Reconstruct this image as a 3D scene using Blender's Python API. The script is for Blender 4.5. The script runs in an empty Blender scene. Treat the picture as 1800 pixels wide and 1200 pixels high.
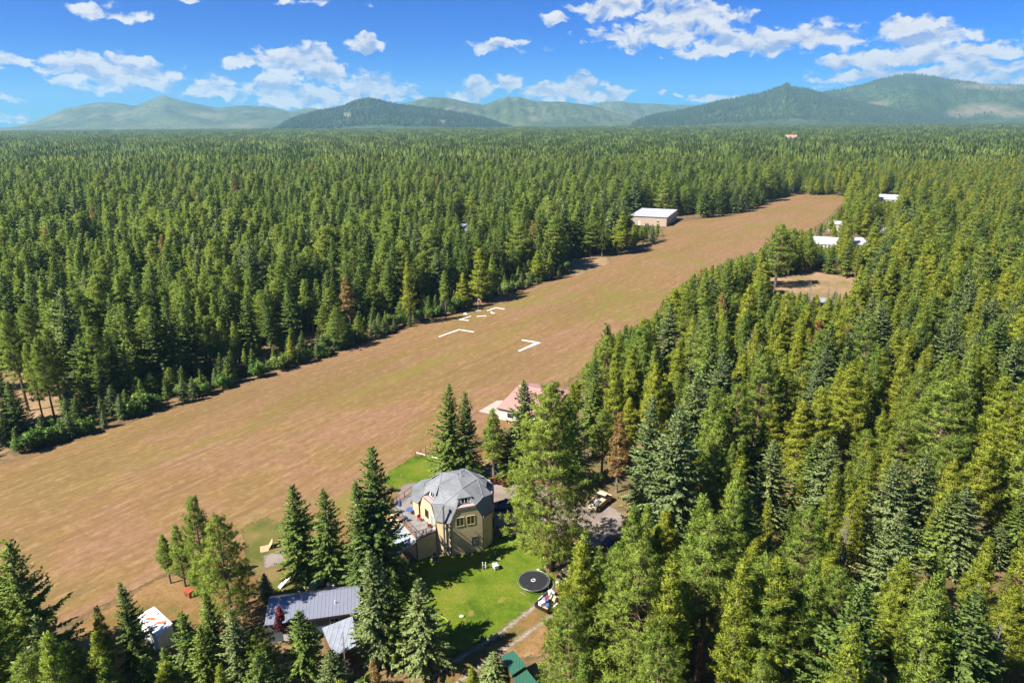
import bpy, math, random
import numpy as np
from mathutils import Vector, Matrix
random.seed(7); RS = np.random.RandomState(11)
SC = bpy.context.scene
COL = SC.collection
R = math.radians
# ------------------------------------------------------------------ camera
CAM_H, PITCH, ROLL, FPX = 60.0, R(17.92), R(-0.45), 1200.0
cam = bpy.data.cameras.new("camera"); cam_o = bpy.data.objects.new("camera", cam); COL.objects.link(cam_o)
cam.sensor_width = 36; cam.lens = 24; cam.clip_start = 1; cam.clip_end = 40000
CM = Matrix.Rotation(math.pi/2 - PITCH, 3, 'X') @ Matrix.Rotation(ROLL, 3, 'Z')
cam_o.matrix_world = Matrix.Translation((0, 0, CAM_H)) @ CM.to_4x4()
SC.camera = cam_o
CMN = np.array(CM)
def ray(px, py): return CM @ Vector(((px-900)/FPX, -(py-600)/FPX, -1))
def G(px, py, z=0.0):                       # ground position seen at a spot of the survey photo
    d = ray(px, py); t = (z-CAM_H)/d.z
    return Vector((d.x*t, d.y*t, z))
def proj(p):                                # (n,3) -> (n,2)
    c = (np.asarray(p, float) - np.array([0, 0, CAM_H])) @ CMN
    return np.stack([900 + FPX*c[:, 0]/-c[:, 2], 600 - FPX*c[:, 1]/-c[:, 2]], 1)
def top_h(bx, by, ty):
    g = G(bx, by); lo, hi = 0., 58.
    for _ in range(30):
        m = (lo+hi)/2
        if proj([(g.x, g.y, m)])[0, 1] > ty: lo = m
        else: hi = m
    return lo
# ------------------------------------------------------------------ sun and sky
SUN_DIR = Vector((-0.62, -0.325, 0.73)).normalized()
sun = bpy.data.lights.new("sun", 'SUN'); sun.energy = 4.6; sun.angle = R(0.53); sun.color = (1.0, 0.94, 0.84)
sun_o = bpy.data.objects.new("sun", sun); COL.objects.link(sun_o)
sun_o.rotation_euler = SUN_DIR.to_track_quat('Z', 'Y').to_euler()
SC.view_settings.view_transform = 'Standard'; SC.view_settings.look = 'None'
SC.view_settings.exposure = 1.32; SC.view_settings.gamma = 1
SC.cycles.use_denoising = True
SC.cycles.max_bounces = 5; SC.cycles.diffuse_bounces = 3; SC.cycles.glossy_bounces = 2
SC.cycles.transmission_bounces = 2; SC.cycles.transparent_max_bounces = 8; SC.cycles.volume_bounces = 0
SC.cycles.sample_clamp_indirect = 6

class NT:
    def __init__(s, tree): s.t = tree; s.n = tree.nodes; s.l = tree.links
    def new(s, typ, **kw):
        n = s.n.new(typ)
        for k, v in kw.items(): setattr(n, k, v)
        return n
    def put(s, sock, v):
        if isinstance(v, bpy.types.NodeSocket): s.l.new(v, sock)
        elif v is not None:
            if hasattr(sock.default_value, '__len__'):
                if not hasattr(v, '__len__'): v = (v,)*len(sock.default_value)
                v = tuple(v)
                if len(sock.default_value) == 4 and len(v) == 3: v = v + (1,)
                sock.default_value = v
            else: sock.default_value = v
    def math(s, op, a, b=None, c=None, clamp=False):
        n = s.new('ShaderNodeMath', operation=op, use_clamp=clamp)
        for i, v in enumerate((a, b, c)):
            if v is not None: s.put(n.inputs[i], v)
        return n.outputs[0]
    def vmath(s, op, a, b=None, scale=None):
        n = s.new('ShaderNodeVectorMath', operation=op)
        s.put(n.inputs[0], a)
        if b is not None: s.put(n.inputs[1], b)
        if scale is not None: s.put(n.inputs['Scale'], scale)
        return n.outputs['Value'] if op in ('LENGTH', 'DOT_PRODUCT', 'DISTANCE') else n.outputs[0]
    def noise(s, vec, scale, detail=4, rough=.55, dist=0, col=False):
        n = s.new('ShaderNodeTexNoise'); n.inputs['Scale'].default_value = scale
        n.inputs['Detail'].default_value = detail; n.inputs['Roughness'].default_value = rough
        n.inputs['Distortion'].default_value = dist
        if vec is not None: s.put(n.inputs['Vector'], vec)
        return n.outputs['Color' if col else 'Fac']
    def ramp(s, fac, stops):
        n = s.new('ShaderNodeValToRGB'); s.put(n.inputs[0], fac); e = n.color_ramp.elements
        while len(e) < len(stops): e.new(.5)
        for x, (p, c) in zip(e, stops):
            x.position = p; x.color = (c[0], c[1], c[2], 1) if hasattr(c, '__len__') else (c, c, c, 1)
        return n.outputs[0]
    def mix(s, f, a, b, mode='MIX'):
        n = s.new('ShaderNodeMix', data_type='RGBA', blend_type=mode)
        s.put(n.inputs[0], f); s.put(n.inputs[6], a); s.put(n.inputs[7], b)
        return n.outputs[2]
    def maprange(s, v, a, b, c=0, d=1, smooth=True):
        n = s.new('ShaderNodeMapRange', interpolation_type='SMOOTHSTEP' if smooth else 'LINEAR')
        for i, x in enumerate((v, a, b, c, d)): s.put(n.inputs[i], x)
        return n.outputs[0]
    def attr(s, name):
        n = s.new('ShaderNodeAttribute'); n.attribute_name = name; return n.outputs['Fac']
    def mapping(s, vec, scale=(1, 1, 1), rot=(0, 0, 0)):
        n = s.new('ShaderNodeMapping'); s.put(n.inputs[0], vec)
        n.inputs['Scale'].default_value = scale; n.inputs['Rotation'].default_value = rot
        return n.outputs[0]

w = bpy.data.worlds.new("World"); SC.world = w; w.use_nodes = True; w.node_tree.nodes.clear()
T = NT(w.node_tree)
sky = T.new('ShaderNodeTexSky', sky_type='NISHITA'); sky.sun_disc = False
sky.sun_elevation = math.asin(SUN_DIR.z); sky.sun_rotation = math.atan2(SUN_DIR.x, SUN_DIR.y)
sky.altitude = 700; sky.air_density = 0.7; sky.dust_density = 0.15; sky.ozone_density = 5.0
hs = T.new('ShaderNodeHueSaturation'); hs.inputs['Saturation'].default_value = 1.5; hs.inputs['Value'].default_value = 1.0
T.put(hs.inputs['Color'], sky.outputs[0])
skyc = T.mix(1.0, hs.outputs[0], (0.02, 0.66, 1.10), 'MULTIPLY')
gen = T.new('ShaderNodeTexCoord').outputs['Generated']
sep = T.new('ShaderNodeSeparateXYZ'); T.put(sep.inputs[0], gen)
az = T.math('ARCTAN2', sep.outputs[0], sep.outputs[1]); el = T.math('ARCSINE', sep.outputs[2])
cmb = T.new('ShaderNodeCombineXYZ'); T.put(cmb.inputs[0], az); T.put(cmb.inputs[1], el); ae = cmb.outputs[0]
# cumulus banks: centre x, y, half width, half height as bearing / elevation of survey photo, strength
CLOUDS = [(165,17,40,11,.8),(225,28,35,9,.7),(328,2,22,7,.8),(545,2,80,6,.7),(12,107,42,13,.9),(112,143,24,9,.8),
 (150,117,52,20,1.1),(205,128,62,26,1.2),(245,138,48,22,1.1),(18,168,38,9,.6),(25,208,40,12,.6),(325,118,30,7,.45),(640,76,26,16,1.2),
 (432,108,34,12,1.0),(525,108,62,24,1.2),(575,130,50,22,1.0),(370,155,42,22,.9),(480,158,45,26,1.0),(560,172,70,24,.9),(650,155,55,24,1.0),
 (700,162,40,16,.8),(600,190,120,12,.7),(470,178,55,14,.7),(840,160,28,20,1.0),(895,146,26,18,1.0),(800,168,30,12,.6),(965,162,60,14,.9),(1010,155,45,22,1.1),(1060,168,40,14,.9),(920,178,60,12,.7),
 (918,72,16,7,.7),(960,83,16,8,.7),(870,80,38,13,.95),(975,32,25,11,.9),(1068,14,52,19,1.2),(1020,22,30,8,.6),
 (1090,64,60,15,1.2),(1200,32,75,28,1.3),(1180,60,110,22,1.2),(1290,32,55,12,.9),(1240,90,70,12,1.1),(1330,74,120,20,1.3),(1430,66,70,22,1.3),(1378,44,20,6,.8),
 (1590,50,60,18,1.2),(1640,70,90,16,1.1),(1532,52,14,8,.7),(1765,70,25,8,.8),(1485,108,35,13,1.1),(1580,102,80,18,1.2),(1680,96,85,18,1.2),
 (1560,132,110,14,1.1),(1690,128,90,16,1.1),(1770,142,70,14,1.0),(1190,166,30,8,.8),(1245,170,35,10,.9),(1430,157,32,7,.8),(1285,172,20,7,.7),
 (-120,120,60,20,1.1),(-260,60,90,22,1.2),(1950,60,90,24,1.2),(2080,120,90,22,1.1)]
def cloud_field(vec):
    cur = None
    for x, y, hw, hh, st in CLOUDS:
        st = st*(.88 if x > 1070 else 1.12)
        d = ray(x, y).normalized(); a0 = math.atan2(d.x, d.y); e0 = math.asin(d.z)
        dif = T.vmath('SUBTRACT', vec, (a0, e0, 0)); sc_ = T.vmath('MULTIPLY', dif, (FPX/hw*.88, FPX/hh*1.02, 0))
        ln = T.vmath('LENGTH', sc_)
        v = T.math('MULTIPLY_ADD', ln, -.62*st, st)
        cur = v if cur is None else T.math('MAXIMUM', cur, v)
    return cur
warp = T.vmath('SCALE', T.vmath('SUBTRACT', T.noise(ae, 26, 4, .6, col=True), (.5, .5, .5)), scale=.030)
aw = T.vmath('ADD', ae, warp)
field = cloud_field(aw)
nv = T.mapping(aw, (1, 1.9, 1))
def cdens(off):
    v = T.vmath('ADD', nv, (0, off, 0))
    return T.noise(v, 34, 7, .56)
n0 = cdens(0); n1 = cdens(.022)
dens = T.math('ADD', field, T.math('MULTIPLY_ADD', n0, 1.7, -1.20))
alpha = T.maprange(dens, .06, .34)
shade = T.math('MULTIPLY_ADD', T.math('SUBTRACT', n0, n1), 4.2, .62, clamp=True)
core = T.maprange(dens, .25, 1.0, 1.0, .90)
ccol = T.mix(shade, (0.36, 0.48, 0.78), (1.0, 0.98, 0.96))
ccol = T.mix(1, ccol, core, 'MULTIPLY')
bg1 = T.new('ShaderNodeBackground'); T.put(bg1.inputs[0], skyc); bg1.inputs[1].default_value = 0.052
bg2 = T.new('ShaderNodeBackground'); T.put(bg2.inputs[0], ccol); bg2.inputs[1].default_value = 0.40
mx = T.new('ShaderNodeMixShader'); T.put(mx.inputs[0], T.math('MULTIPLY', alpha, .90))
T.l.new(bg1.outputs[0], mx.inputs[1]); T.l.new(bg2.outputs[0], mx.inputs[2])
wo = T.new('ShaderNodeOutputWorld'); T.l.new(mx.outputs[0], wo.inputs[0])
w.cycles.sampling_method = 'MANUAL'; w.cycles.sample_map_resolution = 512

# ------------------------------------------------------------------ tagging
def tag(o, label=None, cat=None, group=None, kind=None):
    if label: o['label'] = label
    if cat: o['category'] = cat
    if group: o['group'] = group
    if kind: o['kind'] = kind
    return o
def empty(name, loc, label, cat, rz=0, group=None):
    o = bpy.data.objects.new(name, None); COL.objects.link(o); o.location = loc; o.rotation_euler = (0, 0, rz)
    o.empty_display_size = .5
    return tag(o, label, cat, group)
def mesh_obj(name, verts, faces, mats, parent=None, smooth=False, mi=None, attrs=None):
    me = bpy.data.meshes.new(name); me.from_pydata([tuple(v) for v in verts], [], faces)
    for m in (mats if isinstance(mats, (list, tuple)) else [mats]): me.materials.append(m)
    if mi is not None: me.polygons.foreach_set('material_index', np.asarray(mi, np.int32))
    if smooth: me.polygons.foreach_set('use_smooth', np.ones(len(me.polygons), bool))
    for k, a in (attrs or {}).items():
        at = me.attributes.new(k, 'FLOAT', 'POINT'); at.data.foreach_set('value', np.asarray(a, np.float32))
    me.update()
    o = bpy.data.objects.new(name, me); COL.objects.link(o)
    if parent is not None: o.parent = parent
    return o
class MB:
    def __init__(s): s.v = []; s.f = []
    def add(s, v, f):
        b = len(s.v); s.v += [tuple(x) for x in v]; s.f += [tuple(i+b for i in q) for q in f]; return s
    def box(s, x0, x1, y0, y1, z0, z1, rz=0, c=(0, 0)):
        vs = [(x, y, z) for z in (z0, z1) for x, y in ((x0, y0), (x1, y0), (x1, y1), (x0, y1))]
        if rz:
            cs, sn = math.cos(rz), math.sin(rz)
            vs = [(c[0]+(x-c[0])*cs-(y-c[1])*sn, c[1]+(x-c[0])*sn+(y-c[1])*cs, z) for x, y, z in vs]
        return s.add(vs, [(3, 2, 1, 0), (4, 5, 6, 7), (0, 1, 5, 4), (1, 2, 6, 5), (2, 3, 7, 6), (3, 0, 4, 7)])
    def prism(s, poly, z0, z1):
        n = len(poly); vs = [(p[0], p[1], z0) for p in poly] + [(p[0], p[1], z1) for p in poly]
        return s.add(vs, [tuple(range(n))[::-1], tuple(range(n, 2*n))] + [(i, (i+1) % n, n+(i+1) % n, n+i) for i in range(n)])
    def hexa(s, a, b):          # two quads, bottom and top
        return s.add(list(a)+list(b), [(3, 2, 1, 0), (4, 5, 6, 7), (0, 1, 5, 4), (1, 2, 6, 5), (2, 3, 7, 6), (3, 0, 4, 7)])
    def slab(s, quad, th):      # polygon thickened along its normal
        q = [Vector(p) for p in quad]; n = (q[1]-q[0]).cross(q[2]-q[0]).normalized()
        m = len(q); vs = [p for p in q] + [p + n*th for p in q]
        return s.add(vs, [tuple(range(m))[::-1], tuple(range(m, 2*m))] + [(i, (i+1) % m, m+(i+1) % m, m+i) for i in range(m)])
    def tube(s, pts, r, n=8, cap=True):
        pts = [Vector(p) for p in pts]; rr = r if hasattr(r, '__len__') else [r]*len(pts)
        base = len(s.v); up = Vector((0, 0, 1))
        for i, p in enumerate(pts):
            d = (pts[min(i+1, len(pts)-1)] - pts[max(i-1, 0)]).normalized()
            a = d.cross(up if abs(d.z) < .95 else Vector((1, 0, 0))).normalized(); b = d.cross(a)
            for k in range(n):
                t = 2*math.pi*k/n; s.v.append(tuple(p + a*math.cos(t)*rr[i] + b*math.sin(t)*rr[i]))
        for i in range(len(pts)-1):
            for k in range(n):
                s.f.append((base+i*n+k, base+i*n+(k+1) % n, base+(i+1)*n+(k+1) % n, base+(i+1)*n+k))
        if cap:
            s.f.append(tuple(base+k for k in range(n))[::-1]); s.f.append(tuple(base+(len(pts)-1)*n+k for k in range(n)))
        return s
    def lathe(s, prof, n=20, c=(0, 0, 0), axis='Z'):
        base = len(s.v)
        for r, z in prof:
            for k in range(n):
                t = 2*math.pi*k/n; x, y, zz = r*math.cos(t), r*math.sin(t), z
                if axis == 'X': x, y, zz = z, r*math.cos(t), r*math.sin(t)
                if axis == 'Y': x, y, zz = r*math.cos(t), z, r*math.sin(t)
                s.v.append((c[0]+x, c[1]+y, c[2]+zz))
        for i in range(len(prof)-1):
            for k in range(n):
                s.f.append((base+i*n+k, base+i*n+(k+1) % n, base+(i+1)*n+(k+1) % n, base+(i+1)*n+k))
        s.f.append(tuple(base+k for k in range(n))[::-1]); s.f.append(tuple(base+(len(prof)-1)*n+k for k in range(n)))
        return s
    def build(s, name, mat, parent=None, smooth=False, bevel=0, loc=None):
        o = mesh_obj(name, s.v, s.f, mat, parent, smooth)
        if bevel:
            m = o.modifiers.new('bevel', 'BEVEL'); m.width = bevel; m.segments = 2; m.limit_method = 'ANGLE'
        if loc is not None: o.location = loc
        return o

# ------------------------------------------------------------------ materials
def new_mat(name):
    m = bpy.data.materials.new(name); m.use_nodes = True; m.node_tree.nodes.clear(); return m, NT(m.node_tree)
def finish(N, color, rough=.8, metal=0, bump=None, bstr=.3, bdist=.05, spec=None, sheen=None):
    p = N.new('ShaderNodeBsdfPrincipled'); N.put(p.inputs['Base Color'], color); N.put(p.inputs['Roughness'], rough)
    N.put(p.inputs['Metallic'], metal)
    if spec is not None: p.inputs['Specular IOR Level'].default_value = spec
    if bump is not None:
        b = N.new('ShaderNodeBump'); N.put(b.inputs['Height'], bump); b.inputs['Strength'].default_value = bstr
        b.inputs['Distance'].default_value = bdist; N.l.new(b.outputs[0], p.inputs['Normal'])
    o = N.new('ShaderNodeOutputMaterial'); N.l.new(p.outputs[0], o.inputs[0]); return p
def paint(name, col, rough=.6, metal=0, var=.18, scale=1.5, fine=None):
    m, N = new_mat(name); tc = N.new('ShaderNodeTexCoord').outputs['Object']
    a = N.noise(tc, scale, 6, .65); f = N.maprange(a, .3, .7)
    c = N.mix(f, tuple(x*(1-var) for x in col), tuple(min(1, x*(1+var)) for x in col))
    g = N.noise(tc, scale*14, 3)
    c = N.mix(N.math('MULTIPLY', N.maprange(g, .55, .75), .25), c, tuple(x*.7 for x in col))
    finish(N, c, rough, metal, bump=g, bstr=.15, bdist=.02); return m
def foliage_mat(name, dark, mid, light, tip=None, trans=.25):
    m, N = new_mat(name)
    oi = N.new('ShaderNodeObjectInfo'); v = N.attr('v')
    big = N.noise(N.vmath('MULTIPLY', oi.outputs['Location'], (1, 1, 0)), .011, 2)
    hue = N.math('ADD', N.math('MULTIPLY', oi.outputs['Random'], .75), N.math('MULTIPLY_ADD', big, 1.1, -.42), clamp=True)
    base = N.ramp(hue, [(0, dark), (.5, mid), (1, light)])
    tipc = N.mix(.5, base, tip or light)
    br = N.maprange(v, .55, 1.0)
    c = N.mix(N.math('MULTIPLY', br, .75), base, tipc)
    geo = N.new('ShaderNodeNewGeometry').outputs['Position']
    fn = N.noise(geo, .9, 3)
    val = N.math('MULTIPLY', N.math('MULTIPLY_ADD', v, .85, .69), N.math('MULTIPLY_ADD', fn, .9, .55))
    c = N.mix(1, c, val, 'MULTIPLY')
    d = N.new('ShaderNodeBsdfPrincipled'); N.put(d.inputs['Base Color'], c); d.inputs['Roughness'].default_value = .62
    d.inputs['Specular IOR Level'].default_value = .25
    t = N.new('ShaderNodeBsdfTranslucent'); N.put(t.inputs[0], N.mix(1, c, (1.15, 1.25, .6), 'MULTIPLY'))
    ms = N.new('ShaderNodeMixShader'); ms.inputs[0].default_value = trans
    N.l.new(d.outputs[0], ms.inputs[1]); N.l.new(t.outputs[0], ms.inputs[2])
    o = N.new('ShaderNodeOutputMaterial'); N.l.new(ms.outputs[0], o.inputs[0]); return m
M = {}
M['fir'] = foliage_mat('fir_needles', (.120, .185, .042), (.165, .235, .045), (.215, .270, .052), (.25, .31, .09), trans=.35)
M['firblue'] = foliage_mat('blue_fir_needles', (.170, .230, .090), (.210, .265, .095), (.240, .290, .10), (.31, .36, .17), trans=.35)
M['pine'] = foliage_mat('pine_needles', (.135, .205, .032), (.185, .250, .038), (.225, .275, .042), (.28, .33, .06), trans=.35)
M['lodge'] = foliage_mat('lodgepole_needles', (.170, .220, .026), (.235, .270, .028), (.290, .295, .032), (.32, .335, .04), trans=.35)
M['leaf'] = foliage_mat('shrub_leaves', (.075, .165, .035), (.12, .21, .045), (.22, .27, .07), (.26, .31, .09), trans=.4)
M['orange'] = foliage_mat('dying_needles', (.22, .13, .05), (.27, .17, .06), (.31, .21, .07), (.34, .25, .08))
M['rust'] = foliage_mat('rust_needles', (.28, .11, .05), (.32, .13, .06), (.35, .15, .07), (.36, .17, .08))
M['rustb'] = foliage_mat('reddish_leaves', (.16, .055, .03), (.20, .075, .04), (.24, .11, .05))
M['red'] = foliage_mat('red_leaves', (.11, .018, .026), (.14, .025, .035), (.19, .04, .04), (.23, .06, .05))
def bark(name, a, b):
    m, N = new_mat(name); tc = N.new('ShaderNodeTexCoord').outputs['Object']
    n = N.noise(N.mapping(tc, (4, 4, .8)), 2.2, 5, .65)
    finish(N, N.mix(N.maprange(n, .35, .65), a, b), .9, bump=n, bstr=.6, bdist=.08); return m
M['bark'] = bark('grey_bark', (.10, .080, .062), (.27, .225, .18))
M['barkred'] = bark('red_bark', (.10, .055, .035), (.30, .19, .12))
M['deadwood'] = bark('dead_wood', (.13, .11, .095), (.28, .25, .225))

RUN_ANG = math.atan2(.815, .58)
def ground_color(N, pos):          # dry forest floor
    a = N.noise(pos, .045, 4); b = N.noise(pos, .5, 5, .65); c = N.noise(pos, 4.5, 4, .7)
    col = N.mix(N.maprange(a, .38, .62), (0.170, 0.106, 0.053), (0.255, 0.166, 0.081))
    col = N.mix(N.math('MULTIPLY', N.maprange(b, .45, .60), .75), col, (0.081, 0.072, 0.030))
    col = N.mix(N.math('MULTIPLY', N.maprange(c, .5, .62), .5), col, (0.085, 0.055, 0.032))
    col = N.mix(N.math('MULTIPLY', N.maprange(N.noise(pos, .013, 3), .5, .62), .45), col, (0.111, 0.111, 0.038))
    return col, c
def sheet_mat(name, fn, jit=1.6, rough=.95, bstr=.5):
    m, N = new_mat(name); pos = N.new('ShaderNodeNewGeometry').outputs['Position']
    base, c = ground_color(N, pos)
    top, bump = fn(N, pos)
    e = N.attr('edge')
    j = N.math('ADD', N.math('MULTIPLY_ADD', N.noise(pos, .35, 5, .7), 2*jit, -jit), N.math('MULTIPLY_ADD', N.noise(pos, 3.0, 3), .9, -.45))
    f = N.maprange(N.math('ADD', e, j), -.25, .55)
    p = finish(N, top, rough, bump=bump, bstr=bstr, bdist=.12, spec=.15); N.put(p.inputs['Alpha'], f); return m
def f_air(N, pos):
    lp = N.mapping(pos, (1, 1, 1), (0, 0, -RUN_ANG))           # x along the strip
    st = N.noise(N.mapping(lp, (.015, .30, 1)), 1.0, 5, .62); st2 = N.noise(N.mapping(lp, (.16, .9, 1)), 1.0, 5, .75)
    big = N.noise(N.mapping(lp, (.016, .045, 1)), 1.0, 4, .62, 1.0); md = N.noise(N.mapping(lp, (.05, .16, 1)), 1, 5, .7)
    f1 = N.noise(N.mapping(lp, (.55, .9, 1)), 1, 5, .8); f2 = N.noise(N.mapping(lp, (1.1, 1.9, 1)), 1, 3, .8)
    c = N.ramp(big, [(.36, (0.259, 0.139, 0.084)), (.46, (0.244, 0.137, 0.074)), (.52, (0.233, 0.139, 0.054)), (.60, (0.193, 0.132, 0.042))])
    c = N.mix(N.math('MULTIPLY', N.maprange(st, .46, .58), .45), c, (0.194, 0.111, 0.050))
    c = N.mix(N.math('MULTIPLY', N.maprange(md, .50, .62), .50), c, (0.217, 0.146, 0.047))
    c = N.mix(N.math('MULTIPLY', N.maprange(st2, .50, .62), .50), c, (0.170, 0.106, 0.044))
    c = N.mix(N.math('MULTIPLY', N.maprange(st2, .38, .48, 1, 0), .50), c, (0.333, 0.221, 0.109))
    c = N.mix(N.math('MULTIPLY', N.maprange(f1, .50, .60), .55), c, (0.158, 0.098, 0.038))
    c = N.mix(N.math('MULTIPLY', N.maprange(f1, .38, .46, 1, 0), .35), c, (0.333, 0.230, 0.113))
    c = N.mix(N.math('MULTIPLY', N.maprange(f2, .52, .64), .45), c, (0.135, 0.087, 0.031))
    c = N.mix(N.math('MULTIPLY', N.maprange(N.noise(N.mapping(lp, (.012, .9, 1)), 1, 2, .5), .62, .66), .5), c, (0.158, 0.095, 0.044))
    g = N.attr('green')
    gf = N.math('MULTIPLY', g, N.maprange(N.math('ADD', md, N.math('MULTIPLY', f1, .6)), .70, .92, .0, 1))
    c = N.mix(N.math('MULTIPLY', gf, .60, clamp=True), c, (0.158, 0.151, 0.028))
    ol = N.attr('olive')
    c = N.mix(N.math('MULTIPLY', N.math('MULTIPLY', ol, N.maprange(f1, .4, .6, .4, 1)), .6, clamp=True), c, (0.147, 0.103, 0.031))
    return c, N.math('ADD', f1, st2)
def f_field(N, pos):
    a = N.noise(pos, .06, 5, .6); b = N.noise(pos, .5, 5, .7); f = N.noise(pos, 1.6, 4, .8)
    c = N.ramp(a, [(.36, (0.170, 0.140, 0.055)), (.5, (0.289, 0.191, 0.102)), (.64, (0.365, 0.234, 0.145))])
    c = N.mix(N.math('MULTIPLY', N.maprange(b, .48, .60), .5), c, (0.196, 0.136, 0.060))
    return N.mix(N.math('MULTIPLY', N.maprange(f, .5, .64), .5), c, (0.136, 0.102, 0.043)), f
def f_lawn(N, pos):
    a = N.noise(pos, .16, 5, .65); b = N.noise(pos, .9, 5, .75); f = N.noise(pos, 3.2, 4, .8)
    c = N.ramp(a, [(.36, (0.056, 0.103, 0.006)), (.48, (0.094, 0.149, 0.008)), (.58, (0.137, 0.169, 0.013)), (.68, (0.189, 0.179, 0.033))])
    c = N.mix(N.math('MULTIPLY', N.maprange(b, .50, .62), .5), c, (0.155, 0.169, 0.020))
    c = N.mix(N.math('MULTIPLY', N.maprange(f, .50, .62), .55), c, (0.043, 0.083, 0.006))
    c = N.mix(N.math('MULTIPLY', N.maprange(N.noise(pos, .42, 5, .7), .60, .66), .6), c, (0.254, 0.195, 0.059))
    return c, f
def f_dry(N, pos):
    a = N.noise(pos, .12, 5, .65); b = N.noise(pos, .8, 5, .75); f = N.noise(pos, 2.4, 4, .8)
    c = N.ramp(a, [(.36, (0.123, 0.111, 0.029)), (.48, (0.209, 0.127, 0.043)), (.60, (0.271, 0.160, 0.070)), (.7, (0.328, 0.217, 0.123))])
    c = N.mix(N.math('MULTIPLY', N.maprange(b, .50, .62), .5), c, (0.180, 0.082, 0.031))
    c = N.mix(N.math('MULTIPLY', N.maprange(f, .50, .62), .5), c, (0.090, 0.070, 0.025))
    return c, f
def f_olive(N, pos):
    a = N.noise(pos, .18, 4); b = N.noise(pos, 1.8, 5, .7)
    c = N.ramp(a, [(.38, (0.085, 0.098, 0.019)), (.52, (0.136, 0.123, 0.032)), (.64, (0.196, 0.140, 0.055))])
    return N.mix(N.math('MULTIPLY', N.maprange(b, .5, .72), .5), c, (0.187, 0.128, 0.051)), b
def f_gravel(N, pos):
    a = N.noise(pos, .3, 5, .6); b = N.noise(pos, 2.5, 6, .8); v = N.noise(pos, 14, 2)
    c = N.mix(N.maprange(a, .35, .65), (0.216, 0.172, 0.144), (0.288, 0.236, 0.200))
    c = N.mix(N.math('MULTIPLY', N.maprange(b, .5, .7), .45), c, (0.152, 0.116, 0.092))
    return c, v
def f_rut(N, pos):
    b = N.noise(pos, 1.6, 6, .75)
    return N.mix(N.maprange(b, .4, .65), (.36, .30, .235), (.25, .19, .13)), b
m, N = new_mat('forest_floor'); pos = N.new('ShaderNodeNewGeometry').outputs['Position']
c, b = ground_color(N, pos); finish(N, c, .95, bump=b, bstr=.5, bdist=.15, spec=.15); M['ground'] = m
M['air'] = sheet_mat('mown_dry_grass', f_air, 2.2, bstr=.35)
M['lawn'] = sheet_mat('lawn_grass', f_lawn, 1.1)
M['dry'] = sheet_mat('dry_grass', f_dry, 2.5)
M['olive'] = sheet_mat('patchy_grass', f_olive, 2.6)
M['gravel'] = sheet_mat('gravel', f_gravel, 1.2)
M['rut'] = sheet_mat('dirt_ruts', f_rut, .45)
def flat(name, col, rough=.5, metal=0, spec=None):
    m, N = new_mat(name); finish(N, col, rough, metal, spec=spec); return m
M['white'] = paint('white_paint', (.74, .74, .72), .5, 0, .1)
M['marker'] = paint('chalk_white', (.80, .79, .76), .8, 0, .12, .8)
M['glass'] = flat('window_glass', (.015, .02, .025), .08)
M['black'] = paint('black_paint', (.015, .015, .017), .4)
M['darktrim'] = paint('dark_trim', (.045, .032, .028), .6)
M['tan'] = None

# ------------------------------------------------------------------ setting: ground sheets
def poly_sd(pts, poly):                  # signed distance, positive inside
    P = np.asarray(pts); Q = np.asarray(poly); d = np.full(len(P), 1e9); ins = np.zeros(len(P), bool)
    for i in range(len(Q)):
        a = Q[i]; b = Q[(i+1) % len(Q)]; ab = b-a
        t = np.clip(((P-a) @ ab)/(ab @ ab + 1e-12), 0, 1)
        d = np.minimum(d, np.linalg.norm(P - (a + t[:, None]*ab), axis=1))
        c = ((a[1] > P[:, 1]) != (b[1] > P[:, 1]))
        with np.errstate(divide='ignore', invalid='ignore'):
            xi = (b[0]-a[0])*(P[:, 1]-a[1])/(b[1]-a[1]) + a[0]
        ins ^= c & (P[:, 0] < xi)
    return np.where(ins, d, -d)
def gp(*pts): return [(G(x, y).x, G(x, y).y) for x, y in pts]
def sheet(name, poly, z, cell, mat, fade=2.5, extra=None, kind='structure'):
    Q = np.array(poly); lo = Q.min(0)-fade-cell; hi = Q.max(0)+fade+cell
    nx, ny = int((hi[0]-lo[0])/cell)+1, int((hi[1]-lo[1])/cell)+1
    X, Y = np.meshgrid(lo[0]+np.arange(nx)*cell, lo[1]+np.arange(ny)*cell, indexing='ij')
    P = np.stack([X.ravel(), Y.ravel()], 1); sd = poly_sd(P, poly)
    keep = (sd > -fade).reshape(nx, ny)
    cells = keep[:-1, :-1] & keep[1:, :-1] & keep[1:, 1:] & keep[:-1, 1:]
    I, J = np.nonzero(cells); idx = lambda i, j: i*ny+j
    F = np.stack([idx(I, J), idx(I+1, J), idx(I+1, J+1), idx(I, J+1)], 1)
    used, inv = np.unique(F, return_inverse=True); F = inv.reshape(F.shape)
    V = np.concatenate([P[used], np.full((len(used), 1), z)], 1)
    at = {'edge': sd[used]}
    for k, fn in (extra or {}).items(): at[k] = fn(P[used])
    o = mesh_obj(name, V.tolist(), F.tolist(), mat, attrs=at); tag(o, kind=kind); return o
g = mesh_obj('ground', [(-9000, -400, -.01), (9000, -400, -.01), (9000, 13000, -.01), (-9000, 13000, -.01)], [(0, 1, 2, 3)], M['ground']); tag(g, kind='structure')
AIR = gp((-330, 930), (0, 815), (120, 778), (540, 640), (700, 583), (830, 540), (930, 507), (1010, 480), (1012, 462), (1060, 459), (1170, 425), (1163, 405), (1190, 391), (1290, 378), (1340, 362), (1395, 342), (1490, 345), (1462, 378), (1400, 425), (1290, 480), (1180, 545), (1100, 612), (1000, 668), (975, 700), (905, 752), (850, 768), (700, 845), (620, 905), (480, 965), (280, 1015), (120, 1095), (-60, 1190), (-400, 1300))
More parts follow.
